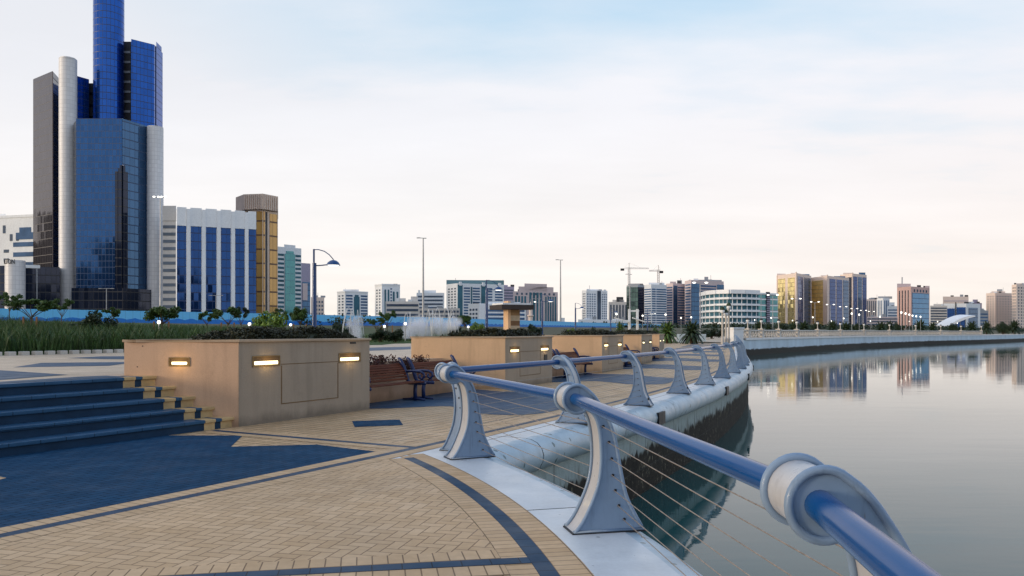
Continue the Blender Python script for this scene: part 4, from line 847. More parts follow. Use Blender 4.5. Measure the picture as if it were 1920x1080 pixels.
# ---------------------------------------------------------------- stone pillar shelter
sh = thing('pillar_shelter', 'striped sandstone pillar with a flat dark canopy behind the second planter', 'shelter', (WX(960, 45), 45, .9)); og = tuple(sh.location)
Cc = (WX(953, 45), 45.0); a_ = R_(24); rt = (math.cos(a_), math.sin(a_)); lfv = (-math.sin(a_) * 1, math.cos(a_)); 
def rect(w0, w1, t0, t1): return [(Cc[0] + rt[0] * u + lfv[0] * v, Cc[1] + rt[1] * u + lfv[1] * v) for u, v in ((w0, t0), (w1, t0), (w1, t1), (w0, t1))]
cols_ = [(.27, .17, .085), (.42, .34, .24), (.16, .09, .045)]; zs = [.6, 1.32, 1.62, 1.92, 2.2, 2.5, 2.82]
for i in range(6):
    m = MB(); m.prism(rect(0, .72, 0, .62), zs[i], zs[i + 1] - (.0 if i < 5 else 0)); m.build('stone_course', plain('sandstone_course_%s' % 'abcdef'[i], cols_[[1, 0, 1, 2, 1, 0][i]], .8, var=.15, vs=5, bump=.2), sh, og)
m = MB(); m.prism(rect(-.02, .02 + .12, -.02, .64), .6, 3.32); m.build('end_slab', M['ochre'], sh, og)
m = MB(); m.prism(rect(-.62, 1.38, -.5, 1.3), 2.83, 3.10); m.build('canopy', plain('dark_timber_canopy', (.035, .025, .022), .6), sh, og, bevel=.02); m = MB(); m.prism(rect(-.5, 1.26, -.38, 1.18), 3.10, 3.20); m.build('canopy_top', M['white'], sh, og)
# ---------------------------------------------------------------- fountains: soft spray
def mk_spray():
    t = NT('soft_fountain_spray'); t.t.nodes.remove(t.b); v = t.n('ShaderNodeVolumePrincipled'); v.inputs['Color'].default_value = (.97, .97, 1, 1); p = t.pos()
    tc_ = t.n('ShaderNodeTexCoord').outputs['Object']; sep = t.n('ShaderNodeSeparateXYZ'); t.l(tc_, sep.inputs[0])
    n = t.noise(t.map(p, (2.6, 2.6, 1.3)), 1.0, 6, .7); n2 = t.noise(t.map(p, (.9, .9, .5)), 1.0, 3, .5)
    rad = t.n('ShaderNodeVectorMath', operation='LENGTH'); t.l(tc_, rad.inputs[0]); rr = t.math('ADD', rad.outputs['Value'], t.math('MULTIPLY', t.math('SUBTRACT', t.math('ADD', n, n2), 1.0), 1.9))
    fall = t.math('MULTIPLY', t.ramp(rr, .05, 1.0, 1, 0), t.ramp(rad.outputs['Value'], .72, .98, 1, 0)); low = t.ramp(sep.outputs[2], -.6, .9, 1.5, .35); t.l(t.math('MULTIPLY', t.math('MULTIPLY', fall, low), 2.2), v.inputs['Density'])
    v.inputs['Anisotropy'].default_value = -.1; out = [q for q in t.t.nodes if q.type == 'OUTPUT_MATERIAL'][0]; t.l(v.outputs[0], out.inputs['Volume']); return t.m
SPR = mk_spray()
def sphere(mb, seg=20, rings=12): mb.lathe([(math.sin(PI * i / rings), -math.cos(PI * i / rings)) for i in range(rings + 1)], seg)
for k, (lab, lobes, d) in enumerate([('narrow white fountain jet just right of the largest planter', [(668, 624, 17, 20), (664, 611, 19, 19), (672, 602, 13, 15), (655, 603, 9, 10)], 58), ('wide misty fountain spray behind the second planter', [(768, 620, 20, 22), (780, 606, 22, 20), (797, 614, 26, 27), (818, 602, 20, 18), (828, 613, 26, 20), (848, 607, 18, 16), (860, 602, 10, 10)], 60)]):
    jw = M['white']; r = thing('fountain', lab, 'fountain', (WX(lobes[0][0], d), d, 1.0)); og = r.location; m = MB(); m.lathe([(.0, .0), (.5, .0), (.55, .08), (.45, .1), (0, .1)], 14); m.build('nozzle_ring', M['grey'], r)
    for j in range(7 if k == 0 else 14):
        lx = 0 if k == 0 else (j // 2) * .58; hh = 1.5 + .9 * random.random(); az = random.random() * 6.28; ln = .25 + .35 * random.random(); m = MB()
        m.tube([(lx + math.cos(az) * ln * q / 6 * 1.6, math.sin(az) * ln * q / 6 * 1.6, .1 + hh * (1 - ((q - 4) / 4) ** 2)) for q in range(9)], [.012, .014, .016, .018, .02, .022, .024, .024, .02], 5); m.build('water_jet', jw, r, smooth=True)
    for j, (px, py, rx, ry) in enumerate(lobes):
        m = MB(); sphere(m); o = m.build('spray', SPR, r, smooth=True); dd = d + (j * .37) % 1.5; o.location = (WX(px, dd) - og[0], dd - og[1], WZ(py, dd) - og[2]); o.scale = (rx * dd / F, rx * dd / F * .8, ry * dd / F)
# ---------------------------------------------------------------- buildings
BM = dict(skyglass=glass('sky_blue_curtain_glass', (.055, .20, .40), (.02, .08, .18), 2.4, 4.),white=plain('white_render', (.76, .79, .82), .7, var=.05, vs=.06), white2=plain('bright_white_panels', (.84, .86, .89), .5, var=.05, vs=.1), cream=plain('cream_render', (.68, .64, .60), .7, var=.06, vs=.06), rose=plain('rose_render', (.62, .42, .38), .7, var=.06, vs=.06), pink=plain('pink_render', (.60, .50, .50), .7, var=.06, vs=.06), palepink=plain('pale_pink_render', (.78, .64, .56), .7, var=.05, vs=.06),
    grey=plain('grey_concrete', (.34, .36, .39), .75, var=.08, vs=.06), dgrey=plain('dark_grey_core', (.05, .05, .055), .6, var=.2, vs=.1), brown=plain('brown_ribbed_concrete', (.66, .53, .44), .8, var=.1, vs=.2), purple=plain('mauve_render', (.36, .33, .44), .7), teal=plain('teal_mansard_roof', (.10, .20, .24), .5),
    blue=glass('deep_blue_curtain_glass', (.012, .082, .36), (.006, .028, .11), 1.6, 3.0, .09, .1), bluel=glass('lighter_blue_curtain_glass', (.020, .080, .225), (.010, .04, .12), 1.5, 2.6, .1, .1), bronze=glass('bronze_curtain_glass', (.105, .095, .105), (.05, .045, .05), 1.6, 3.5, .05, .08), dark=glass('dark_navy_glass', (.015, .025, .055), (.006, .01, .02), 2., 3.6, metal=.5),
    bluebay=glass('royal_blue_bay_glass', (.012, .058, .21), (.008, .035, .13), 1.8, 3.5, wob=.03), gold=glass('sunset_gold_mirror_glass', (.92, .74, .34), (.34, .26, .13), 1.8, 3.6, lw=.05, wob=.05, vary=.15), amber=glass('amber_glass', (.62, .36, .11), (.14, .07, .03), 2.4, 7., wob=.0, metal=.15), teal2=glass('turquoise_glass', (.07, .30, .33), (.12, .32, .36), 3, 4, metal=.25, wob=0),  # gold: the sunset reflected in the tower faces, put into the glass colour
    win=plain('hazed_window_glass', (.09, .12, .17), .55, .0, spec=.03, var=.3, vs=.1), winb=plain('hazed_blue_window_glass', (.075, .14, .26), .55, .0, spec=.03, var=.3, vs=.1), wint=plain('hazed_teal_window_glass', (.06, .15, .20), .55, .0, spec=.03, var=.3, vs=.1), tile=glass('white_tiled_cylinder', (.72, .71, .72), (.58, .57, .58), 1.2, 1.8, .1, .1, rough=.45, metal=0, wob=0, vary=.06), green=glass('dark_green_glass', (.09, .15, .14), (.03, .05, .06), 2.5, 3.6), midblue=glass('grey_blue_glass', (.045, .115, .235), (.018, .05, .12), 2.6, 3.6), brownglass=glass('grey_brown_glass', (.23, .24, .26), (.10, .10, .11), 2.5, 3.5))  # window tones lightened, distance haze put into their colours
BZ = 2.4
class Bld:
    def __init__(s, label, chain, ytop, wall, name='building', base=None, depth=None, z1=None, root=None, part='wall', cat='building', group=None):
        s.p = [(WX(x, d), d) for x, d in chain]; s.z0 = BZ if base is None else base; s.z1 = WZ(ytop, min(d for _, d in chain)) if z1 is None else z1
        cx = sum(p[0] for p in s.p) / len(s.p); cy = sum(p[1] for p in s.p) / len(s.p)
        s.root = root or thing(name, label, cat, (cx, cy, s.z0), 0, group); s.og = tuple(s.root.location); w_ = math.hypot(s.p[-1][0] - s.p[0][0], s.p[-1][1] - s.p[0][1]); dp = depth or max(12, min(40, w_ * .6))
        s.dp = dp
        bk = [(s.p[-1][0] * (1 + dp / s.p[-1][1]), s.p[-1][1] + dp), (s.p[0][0] * (1 + dp / s.p[0][1]), s.p[0][1] + dp)]
        s.fp = s.p + bk; m = MB(); m.prism(s.fp, s.z0, s.z1); s.w = m.build(part, BM[wall] if isinstance(wall, str) else wall, s.root, s.og)
    def seg(s, i): (a, b), (c, d) = s.p[i], s.p[i + 1]; L = math.hypot(c - a, d - b); t = ((c - a) / L, (d - b) / L); return (a, b), t, (t[1], -t[0]), L
    def zf(s, f): return s.z0 + (s.z1 - s.z0) * f
    def panel(s, i, s0, s1, f0, f1, mat, name='glass_wall', out=.25, inn=.1, parent=None, zz=None):
        a, t, n, L = s.seg(i); q = []
        for u, v in ((s0 * L, out), (s1 * L, out), (s1 * L, -inn), (s0 * L, -inn)): q.append((a[0] + t[0] * u + n[0] * v, a[1] + t[1] * u + n[1] * v))
        m = MB(); m.prism(q, *(zz or (s.zf(f0), s.zf(f1)))); return m.build(name, BM[mat] if isinstance(mat, str) else mat, parent or s.root, s.og)
    def bands(s, i, s0, s1, f0, f1, n, fill, mat, name='window_band', out=.15):
        for k in range(n): h = (f1 - f0) / n; s.panel(i, s0, s1, f0 + h * (k + .5 - fill / 2), f0 + h * (k + .5 + fill / 2), mat, name, out)
    def cols(s, i, s0, s1, f0, f1, n, fill, mat, name='window_strip', out=.15):
        for k in range(n): h = (s1 - s0) / n; s.panel(i, s0 + h * (k + .5 - fill / 2), s0 + h * (k + .5 + fill / 2), f0, f1, mat, name, out)
    def wins(s, i, s0, s1, f0, f1, nc, nr, wf, hf, mat, name='window', out=.12):
        a, t, n, L = s.seg(i); w_ = (s1 - s0) * L / nc * wf; h = (f1 - f0) * (s.z1 - s.z0) / nr * hf; m = MB(); m.box((0, 0, 0), (w_, .3, h)); src = None; ang = math.atan2(t[1], t[0])
        for c in range(nc):
            for r in range(nr):
                u = (s0 + (s1 - s0) * (c + .5) / nc) * L; z = s.zf(f0 + (f1 - f0) * (r + .5) / nr); loc = (a[0] + t[0] * u + n[0] * (out - .15) - s.og[0], a[1] + t[1] * u + n[1] * (out - .15) - s.og[1], z - s.og[2])
                if src is None: src = m.build(name, BM[mat], s.root); src.location = loc; src.rotation_euler = (0, 0, ang)
                else: inst(src, s.root, loc, ang)
    def roof(s, u0, u1, h, mat='grey', v0=.25, v1=.75, name='rooftop_room'):
        a, b = s.p[0], s.p[-1]; c, d = s.fp[-1], s.fp[-2]
        def at(u, v): x0 = (a[0] + (b[0] - a[0]) * u, a[1] + (b[1] - a[1]) * u); x1 = (c[0] + (d[0] - c[0]) * u, c[1] + (d[1] - c[1]) * u); return (x0[0] + (x1[0] - x0[0]) * v, x0[1] + (x1[1] - x0[1]) * v)
        m = MB(); m.prism([at(u0, v0), at(u1, v0), at(u1, v1), at(u0, v1)], s.z1 - .02, s.z1 + h); return m.build(name, BM[mat], s.root, s.og)
    def parapet(s, h=1.0, mat='white', o=.3): 
        for i in range(len(s.p) - 1): s.panel(i, 0, 1, 0, 0, mat, 'parapet', o, .25, zz=(s.z1 - .3 * h, s.z1 + h))
def round_part(root, px, d, rpx, ytop, mat, name, z0=BZ, z1=None, seg=28, prof=None):
    r = rpx * d / F; x = WX(px, d) * (d + r) / d; zt = WZ(ytop, d) if z1 is None else z1; m = MB(); og = tuple(root.location)
    m.lathe([(r, z0 - og[2]), (r, zt - og[2])], seg, (x - og[0], d + r - og[1], 0)); nv = len(m.v); m.face([(x - og[0] + r * math.cos(2 * PI * k / seg), d + r - og[1] + r * math.sin(2 * PI * k / seg), zt - og[2]) for k in range(seg)]); o = m.build(name, BM[mat], root, smooth='auto'); return o
# --- white hotel block at the far edge
b = Bld('white block with blue window bands and arched openings at the far left edge', [(-60, 432), (70, 420)], 405, 'white', base=2.4)
b.bands(0, .66, 1.0, .27, .80, 6, .45, 'winb'); b.panel(0, .70, .96, .80, .86, 'winb', 'arched_window'); b.panel(0, .75, .91, .86, .905, 'winb', 'arched_window'); b.wins(0, .50, .62, .27, .74, 1, 6, .62, .36, 'win')
b.wins(0, .30, .48, .27, .74, 1, 6, .4, .36, 'win')
for u in (.53, .63, .72): b.panel(0, u - .018, u + .018, .86 if u < .6 else .79, .93 if u < .6 else .85, 'win', 'arched_window', .2)
b.roof(.3, .55, 3, 'white'); b.parapet(1.0)
# --- glass tower complex
g = thing('glass_tower', 'tall blue glass tower complex with white tiled cylinders and a bronze side face', 'tower', (WX(185, 350), 360, BZ)); 
def sub(chain, ytop, mat, part, base=None, depth=None, z1=None): return Bld('', chain, ytop, mat, base=base, depth=depth, z1=z1, root=g, part=part)
s1 = sub([(63, 356), (99, 345)], 133, 'dgrey', 'bronze_slab', depth=30); s1.panel(0, 0, 1, .0, .998, 'bronze', 'glass_face', .2); s1b = sub([(99.2, 345.2), (112.5, 356)], 134, 'dark', 'slab_flank', depth=25)
round_part(g, 127.5, 342, 15.5, 106, 'tile', 'tiled_cylinder'); o = round_part(g, 127.5, 341.9, 13.4, 105, 'tile', 'tiled_drum', z0=WZ(108, 342))
sub([(143, 352), (167, 357)], 142, 'blue', 'upper_slab', depth=25); c1 = sub([(166, 361), (190, 361)], 156, 'dgrey', 'service_core', depth=20); c1.bands(0, .1, .62, .6, .98, 8, .22, 'dark', 'core_louvre', .3)
round_part(g, 204, 352, 27, -90, 'blue', 'blue_cylinder', seg=36); c2 = sub([(226, 363), (246, 363)], 78, 'dgrey', 'service_core', depth=20); c2.bands(0, .22, .95, .5, .98, 14, .22, 'grey', 'core_louvre', .3)
sub([(246, 355), (289, 362), (305, 373)], 73, 'blue', 'tall_slab', depth=25); t2 = sub([(293, 364), (303, 371)], 86, 'blue', 'slab_step', depth=10, z1=WZ(84, 368))
fb = sub([(143, 335), (229, 335), (285, 350)], 222, 'dark', 'front_block', depth=18); fb.panel(0, 0, 1, 0, .999, 'bluel', 'glass_face', .15); fb.panel(1, 0, 1, 0, .999, 'midblue', 'glass_face', .15)
for x0, x1, yt in ((217, 222, 322), (222, 226, 316), (226, 233, 310), (233, 238, 322)):
    if x1 <= 229: fb.panel(0, (x0 - 143) / 86, (x1 - 143) / 86, 0, 0, 'dark', 'corner_recess', .5 + .15 * (x0 % 2), zz=(BZ, WZ(yt, 335)))
    elif x0 >= 229: fb.panel(1, (x0 - 229) / 56, (x1 - 229) / 56, 0, 0, 'dark', 'corner_recess', .5, zz=(BZ, WZ(yt, 336)))
    else: fb.panel(0, (226 - 143) / 86, 1.003, 0, 0, 'dark', 'corner_recess', .6, zz=(BZ, WZ(yt, 335))); fb.panel(1, 0, .07, 0, 0, 'dark', 'corner_recess', .62, zz=(BZ, WZ(yt, 335)))
sub([(138, 341), (143, 337)], 226, 'dark', 'edge_strip', depth=12); round_part(g, 291, 345, 14.5, 235, 'tile', 'tiled_cylinder'); sub([(134, 331), (230, 331), (291, 347)], 540, 'dark', 'podium', depth=10); 
pod = sub([(-60, 330), (14, 330), (112, 338)], 0, 'dark', 'podium', depth=14, z1=WZ(498, 330)); pod.panel(1, .55, .57, 0, .98, 'grey', 'edge_trim', .3); pod.panel(1, .32, .62, .97, 1.02, 'white', 'podium_cap', .5)
# round sign tower with lettering wrapped round it
sg = thing('sign_tower', 'short pale tiled round tower with dark lettering near its top at the far left', 'tower', (WX(28.5, 318), 322, BZ)); round_part(sg, 28.5, 318, 17, 487, 'tile', 'tiled_shaft')
fc = bpy.data.curves.new('lettering', 'FONT'); fc.body = 'HILTON'; fc.size = 2.7; fc.align_x = 'CENTER'; fc.extrude = .08; fo = bpy.data.objects.new('lettering_source', fc); COL.objects.link(fo); bpy.context.view_layer.update()
me = bpy.data.meshes.new_from_object(fo.evaluated_get(bpy.context.evaluated_depsgraph_get())); bpy.data.objects.remove(fo); rr_ = 17 * 318 / F
for v in me.vertices:
    a = -PI / 2 - .30 + v.co.x * .62 / rr_; r_ = rr_ + .12 + v.co.z; zz = WZ(494.5, 318) - BZ + v.co.y; v.co = (WX(28.5, 318) * (318 + rr_) / 318 - sg.location.x + r_ * math.cos(a), 318 + rr_ - 322 + r_ * math.sin(a), zz)
me.materials.clear(); me.materials.append(M['black']); lo = bpy.data.objects.new('lettering', me); COL.objects.link(lo); lo.parent = sg
# --- neighbours of the tower
b = Bld('narrow grey slab block with dark window strips between the glass tower and the finned block', [(305, 330), (330, 330)], 386, 'grey'); b.bands(0, .03, .97, .04, .86, 14, .42, 'win'); b.panel(0, 0, 1, .88, 1.0, 'grey', 'top_panel', .3)
b = Bld('white finned block with six royal blue glass bays', [(331, 325), (480, 338)], 391, 'white2'); F0, F1 = 331, 480; hb_ = (WZ(426, 330) - b.z0) / (b.z1 - b.z0)
for x0, x1 in ((332, 348.5), (357, 376), (385, 404), (413, 431), (440, 457.5), (465.5, 480)): b.panel(0, (x0 - F0) / 149, (x1 - F0) / 149, .0, hb_, 'bluebay', 'glass_bay', .12)
for x in (352.7, 380.5, 408.5, 435.5, 461.5): b.panel(0, (x - 3.4 - F0) / 149, (x + 3.4 - F0) / 149, 0, 1.0, 'white2', 'fin', 1.2)
for x0, x1 in ((332, 349), (356, 377), (384, 405), (412, 432), (439, 458), (465, 480)): b.panel(0, (x0 - F0) / 149, (x1 - F0) / 149, hb_, 1.012, 'white2', 'top_panel', .8)
b = Bld('brown ribbed tower with amber glass strips and a flared crown behind the finned block', [(446, 404), (458, 396), (492, 394), (521, 402)], 394, 'brown', depth=24)
cr = Bld('', [(442, 403.5), (457, 394.5), (493, 392.5), (521.5, 401)], 363, 'brown', base=WZ(393, 394), depth=26, root=b.root, part='crown'); cr.cols(1, .02, .98, 0.02, .97, 9, .4, 'brown', 'rib', .6); cr.cols(2, .02, .98, 0.02, .97, 7, .4, 'brown', 'rib', .6)
b.panel(1, .66, 1.0, 0, .99, 'amber', 'amber_strip', .25); b.panel(2, .06, .14, 0, .99, 'amber', 'amber_strip', .3); b.panel(2, .46, .94, 0, .98, 'amber', 'amber_strip', .3); b.panel(2, .2, .3, 0, .99, 'dgrey', 'shadow_gap', .2); b.panel(1, .1, .4, .95, .99, 'dgrey', 'loggia', .2)
b = Bld('pale tower with a tall arched turquoise glass strip right of the brown tower', [(520, 470), (565, 482)], 462, 'white'); b.panel(0, .30, .72, 0, .92, 'teal2', 'arched_strip', .5); b.panel(0, .36, .66, .92, .955, 'teal2', 'arched_strip', .5); b.bands(0, .02, .27, .05, .93, 17, .5, 'wint'); b.bands(0, .75, .98, .05, .93, 17, .5, 'wint'); b.roof(.28, .75, 1.6, 'white', 0.02, .6)
b = Bld('slim blue-grey block with a reddish patch left of the nearest blue lamp', [(565, 525), (582, 530)], 493, 'purple'); b.panel(0, .1, .95, .0, .72, 'midblue', 'glass_wall', .2); b.panel(0, .12, .65, .45, .7, 'pink', 'reddish_panel', .4)  # plain reddish panel set over the blue glass
def slab(label, chain, ytop, wall, feats, roof=None, par=None, group=None, depth=None):
    b = Bld(label, chain, ytop, wall, depth=depth)
    for f in feats: getattr(b, f[0])(*f[1:])
    for r in (roof or []): b.roof(*r)
    if par: b.parapet(par, wall)
    rd = random.Random(label); L = math.hypot(b.p[-1][0] - b.p[0][0], b.p[-1][1] - b.p[0][1])
    for _ in range(max(1, min(4, int(L / 9)))): u = rd.uniform(.04, .86); b.roof(u, u + rd.uniform(1.6, 4.0) / L, rd.uniform(.8, 2.4), rd.choice(['grey', 'white', 'dgrey']), .03, .25, 'rooftop_tank')
    if rd.random() < .6:
        u = rd.uniform(.1, .9); x, y = b.p[0][0] + (b.p[-1][0] - b.p[0][0]) * u, b.p[0][1] + (b.p[-1][1] - b.p[0][1]) * u + 6; m = MB(); m.tube([(x, y, b.z1 - 1), (x, y, b.z1 + rd.uniform(3, 7))], .16, 5); m.build('aerial', M['grey'], b.root, b.og)
    return b
slab('small mauve-grey block just right of the nearest blue lamp', [(583, 600), (608, 606)], 557, 'palepink', [('wins', 0, .1, .95, .1, .92, 4, 7, .55, .5, 'win')], [(.1, .5, 1.5)])
slab('white apartment block with a dark arched centre, left of the small fountain jet', [(632, 704), (647, 690), (690, 706)], 547, 'white', [('wins', 0, .08, .92, .1, .94, 2, 11, .5, .5, 'win'), ('bands', 1, .04, .32, .1, .94, 11, .55, 'winb'), ('bands', 1, .68, .97, .1, .94, 11, .55, 'winb'), ('panel', 1, .38, .62, .05, .88, 'wint', 'glass_strip', .3), ('panel', 1, .42, .58, .88, .93, 'wint', 'glass_strip', .3)], [(.2, .7, 3, 'white')], .8)
slab('pale tower with two dark arched strips above the big fountain spray', [(703, 622), (716, 612), (750, 621)], 534, 'white', [('wins', 0, .1, .9, .08, .92, 2, 13, .45, .5, 'win'), ('cols', 1, .1, .45, .04, .9, 2, .5, 'wint'), ('cols', 1, .55, .95, .04, .86, 2, .5, 'wint'), ('wins', 1, .44, .58, .1, .95, 1, 13, .6, .5, 'winb')], [(.3, .8, 1.5, 'white')], .8)
slab('long low cream apartment block with balconies behind the tall mast', [(723, 520), (786, 522)], 565, 'cream', [('bands', 0, .03, .97, .12, .95, 5, .5, 'win')], [(.3, .6, 2.2, 'cream'), (.75, .95, 3.4, 'cream')])
slab('white office block with a pointed dark arch behind the tall mast', [(781, 640), (833, 640)], 549, 'white', [('bands', 0, .05, .95, .55, .95, 4, .45, 'win'), ('bands', 0, .05, .33, .05, .55, 4, .45, 'win'), ('bands', 0, .7, .95, .05, .55, 4, .45, 'win'), ('panel', 0, .40, .62, .1, .5, 'winb', 'arch', .4), ('panel', 0, .45, .57, .5, .62, 'winb', 'arch', .4)], [(.2, .7, 2.2, 'white')])
slab('low pale apartments partly veiled by the fountain spray', [(786, 450), (862, 448)], 578, 'cream', [('bands', 0, .02, .98, .15, .95, 4, .5, 'win'), ('cols', 0, .02, .98, .1, .98, 7, .14, 'cream', 'pier', .4)])
b = slab('large white apartment tower with teal glass strips and mansard roof', [(837, 562), (858, 548), (945, 566)], 531, 'white', [('wins', 0, .1, .92, .04, .92, 3, 15, .5, .5, 'win'), ('bands', 1, .13, .26, .04, .93, 15, .55, 'winb'), ('bands', 1, .32, .47, .04, .93, 15, .55, 'winb'), ('bands', 1, .62, .74, .04, .93, 15, .55, 'winb'), ('bands', 1, .80, .97, .04, .93, 15, .55, 'winb'), ('panel', 1, .0, .10, .02, .97, 'wint', 'glass_strip', .4), ('panel', 1, .50, .60, .02, .97, 'wint', 'glass_strip', .4), ('panel', 1, .28, .305, .02, .93, 'wint', 'glass_strip', .4)], None, None)
b.roof(0.0, 1.0, WZ(522.5, 548) - b.z1, 'teal', .0, 1.0, 'mansard_roof'); [b.panel(1, u, u + .05, .95, 1.035, 'white', 'dormer', .6) for u in (.03, .52, .88)]
slab('mauve block between the large apartment tower and the stepped brown one', [(934, 700), (964, 704)], 537, 'purple', [('bands', 0, .1, .95, .5, .95, 7, .4, 'win')], [(.2, .6, 1.5, 'purple')])
slab('stepped pinkish-brown tower with teal glass strips behind the third lamp post', [(962, 640), (1046, 656)], 546, 'pink', [('cols', 0, .03, .30, .03, .88, 4, .6, 'wint'), ('cols', 0, .34, .66, .03, .98, 4, .6, 'wint'), ('cols', 0, .70, .97, .03, .88, 5, .6, 'wint'), ('wins', 0, .04, .96, .9, .98, 9, 1, .4, .7, 'win')], [(.12, .9, 4, 'pink', .02, .5), (.25, .75, 6.5, 'pink', .02, .5)])
slab('low white banded block with an end wall, between the second lamp and the pillar shelter', [(878, 430), (898, 422), (986, 432)], 569, 'white2', [('wins', 0, .08, .92, .08, .85, 3, 5, .6, .5, 'win'), ('bands', 1, .14, .97, .06, .82, 5, .55, 'winb'), ('panel', 1, .0, .1, .0, .98, 'white2', 'stair_wall', .5)], [(.3, .9, 1.2, 'white2')])
mn = thing('minaret', 'small pale minaret with balconies right of the pillar shelter', 'minaret', (WX(994.5, 500), 500, BZ)); m = MB(); m.lathe([(1.8, 0), (1.8, 5), (1.3, 5.5), (1.3, 8.5), (2.0, 9), (2.0, 9.6), (1.0, 9.8), (.95, 13), (1.5, 13.4), (1.5, 13.9), (.7, 14.1), (.5, 16.2), (0, 18.5)], 12); m.build('shaft', BM['palepink'], mn, smooth='auto'); m = MB(); m.tube([(0, 0, 18.4), (0, 0, 19.8)], .1, 6); m.build('finial', M['grey'], mn)
slab('white tower with a dark central strip right of the slim mast', [(1091, 566), (1099, 560), (1139, 570)], 544, 'white2', [('wins', 0, .15, .9, .04, .94, 2, 15, .5, .5, 'win'), ('wins', 1, .02, .46, .04, .93, 4, 15, .5, .5, 'winb'), ('wins', 1, .72, .98, .04, .93, 3, 15, .5, .5, 'winb'), ('panel', 1, .52, .68, .02, .99, 'win', 'glass_strip', .3), ('panel', 1, .02, .12, .95, 1.03, 'white2', 'dormer', .4), ('panel', 1, .8, .92, .95, 1.03, 'white2', 'dormer', .4)], [(.25, .8, 1.2, 'white2')])
slab('grey-brown mid-rise with small rooftop dome between the white and dark green towers', [(1141, 700), (1178, 702)], 566, 'cream', [('cols', 0, .04, .96, .05, .9, 6, .45, 'win')], [(.2, .8, 2.0, 'cream'), (.4, .75, 4.5, 'dgrey')])
slab('dark green curved glass tower below the cranes', [(1175, 640), (1183, 632), (1196, 631), (1209, 637)], 534, 'grey', [('panel', 0, 0, 1, .0, .97, 'green', 'glass_wall', .2), ('panel', 1, 0, 1, .0, .95, 'green', 'glass_wall', .2), ('panel', 2, 0, 1, .0, .95, 'dark', 'glass_wall', .2)], [(.1, .9, 1.5, 'grey', .05, .9)])
slab('white tower with close blue window bands right of the dark green tower', [(1208, 612), (1221, 603), (1250, 613)], 533, 'white', [('bands', 0, .05, .98, .04, .92, 17, .5, 'winb'), ('bands', 1, .05, .28, .04, .92, 17, .55, 'winb'), ('bands', 1, .33, .98, .04, .92, 17, .55, 'winb')], [(.2, .9, 2.0, 'white')])
slab('pinkish tower with a dark blue glass edge left of the wide blue block', [(1249, 660), (1262, 653), (1286, 662)], 531, 'pink', [('bands', 0, .06, .9, .03, .94, 17, .5, 'winb'), ('panel', 1, .02, .32, .02, .95, 'midblue', 'glass_strip', .3), ('bands', 1, .36, .96, .03, .94, 17, .5, 'winb')], [(.2, .5, 2.0, 'pink'), (.55, .8, 3.2, 'grey')])
slab('wide pink-framed tower with blue glass behind the curved white block', [(1284, 640), (1296, 628), (1357, 646)], 525, 'pink', [('bands', 0, .1, .9, .03, .94, 16, .5, 'winb'), ('panel', 1, .0, .24, .0, .93, 'midblue', 'glass_wall', .3), ('bands', 1, .27, .76, .3, .92, 11, .55, 'winb'), ('panel', 1, .79, 1.0, .0, .93, 'midblue', 'glass_wall', .3)], [(.25, .95, 1.5, 'grey'), (.5, .6, 4, 'grey', .3, .4)])
b = Bld('curved white block with sweeping balcony bands and teal glass at one end', [(1315, 425), (1327, 408), (1345, 398), (1368, 394), (1395, 396), (1422, 402), (1436, 404), (1442, 405), (1458, 409)], 549, 'grey', depth=25)
for i in range(8):
    gl = 'wint' if i < 5 else 'teal2'
    for k in range(6):
        z0 = b.z0 + (b.z1 - b.z0) * k / 6; z1 = b.z0 + (b.z1 - b.z0) * (k + 1) / 6
        b.panel(i, 0, 1, 0, 0, gl, 'glass_storey', .1, .05, zz=(z0 + .9, z1))
        if i != 6: b.panel(i, 0, 1, 0, 0, 'white2', 'balcony_band', 1.0 if i < 5 else .3, .1, zz=(z0 - .1, z0 + (.9 if i < 5 else .5)))
    b.panel(i, 0, 1, 0, 0, 'white2', 'roof_band', 1.1 if i < 5 else .4, .2, zz=(b.z1 - .4, b.z1 + (1.6 if i < 5 else .4)))
    if i < 5: b.cols(i, .02, .98, 0, .99, 3 if i > 1 else 2, .08, 'white2', 'mullion_post', .45)
    if i == 6: b.panel(i, 0, 1, .0, 1.05, 'dark', 'stair_shaft', .6); [b.panel(i, .0, 1, k / 17, k / 17 + .028, 'purple', 'stair_flight', .9) for k in range(17)]
def goldtower(label, chain, ytop, gold, blue, rf):
    b = Bld(label, chain, ytop, 'palepink', depth=26)
    for u0, u1 in gold: b.panel(0, u0, u1, .02, .93, 'gold', 'sunset_gold_glass', .25); 
    for u0, u1, mt in blue: b.panel(1, u0, u1, .0, .95, mt, 'blue_glass', .25)
    for r in rf: b.roof(*r)
    b.panel(0, 0, .03, 0, 1.0, 'palepink', 'corner_fin', .5); b.panel(0, .96, 1.0, 0, 1.02, 'palepink', 'corner_fin', .6); return b
goldtower('first sunset-gold and blue mirror-glass tower beside the curved white block', [(1457, 700), (1494, 672), (1521, 706)], 512, [(.06, .42), (.56, .9)], [(.06, .42, 'bluebay'), (.5, .95, 'midblue')], [(0.0, .25, 1.6, 'palepink', .0, .9), (.4, .6, 2.4, 'palepink', 0., .9), (.7, .95, 1.5, 'midblue', 0, .8)])
goldtower('second sunset-gold and blue mirror-glass tower, in the middle of three', [(1521, 730), (1552, 706), (1592, 736)], 517, [(.05, .72)], [(.08, .35, 'bluebay'), (.4, .66, 'bluebay'), (.71, .97, 'midblue')], [(.25, .45, 2.2, 'palepink', 0, .9), (.6, .9, 1.6, 'midblue', 0, .9)])
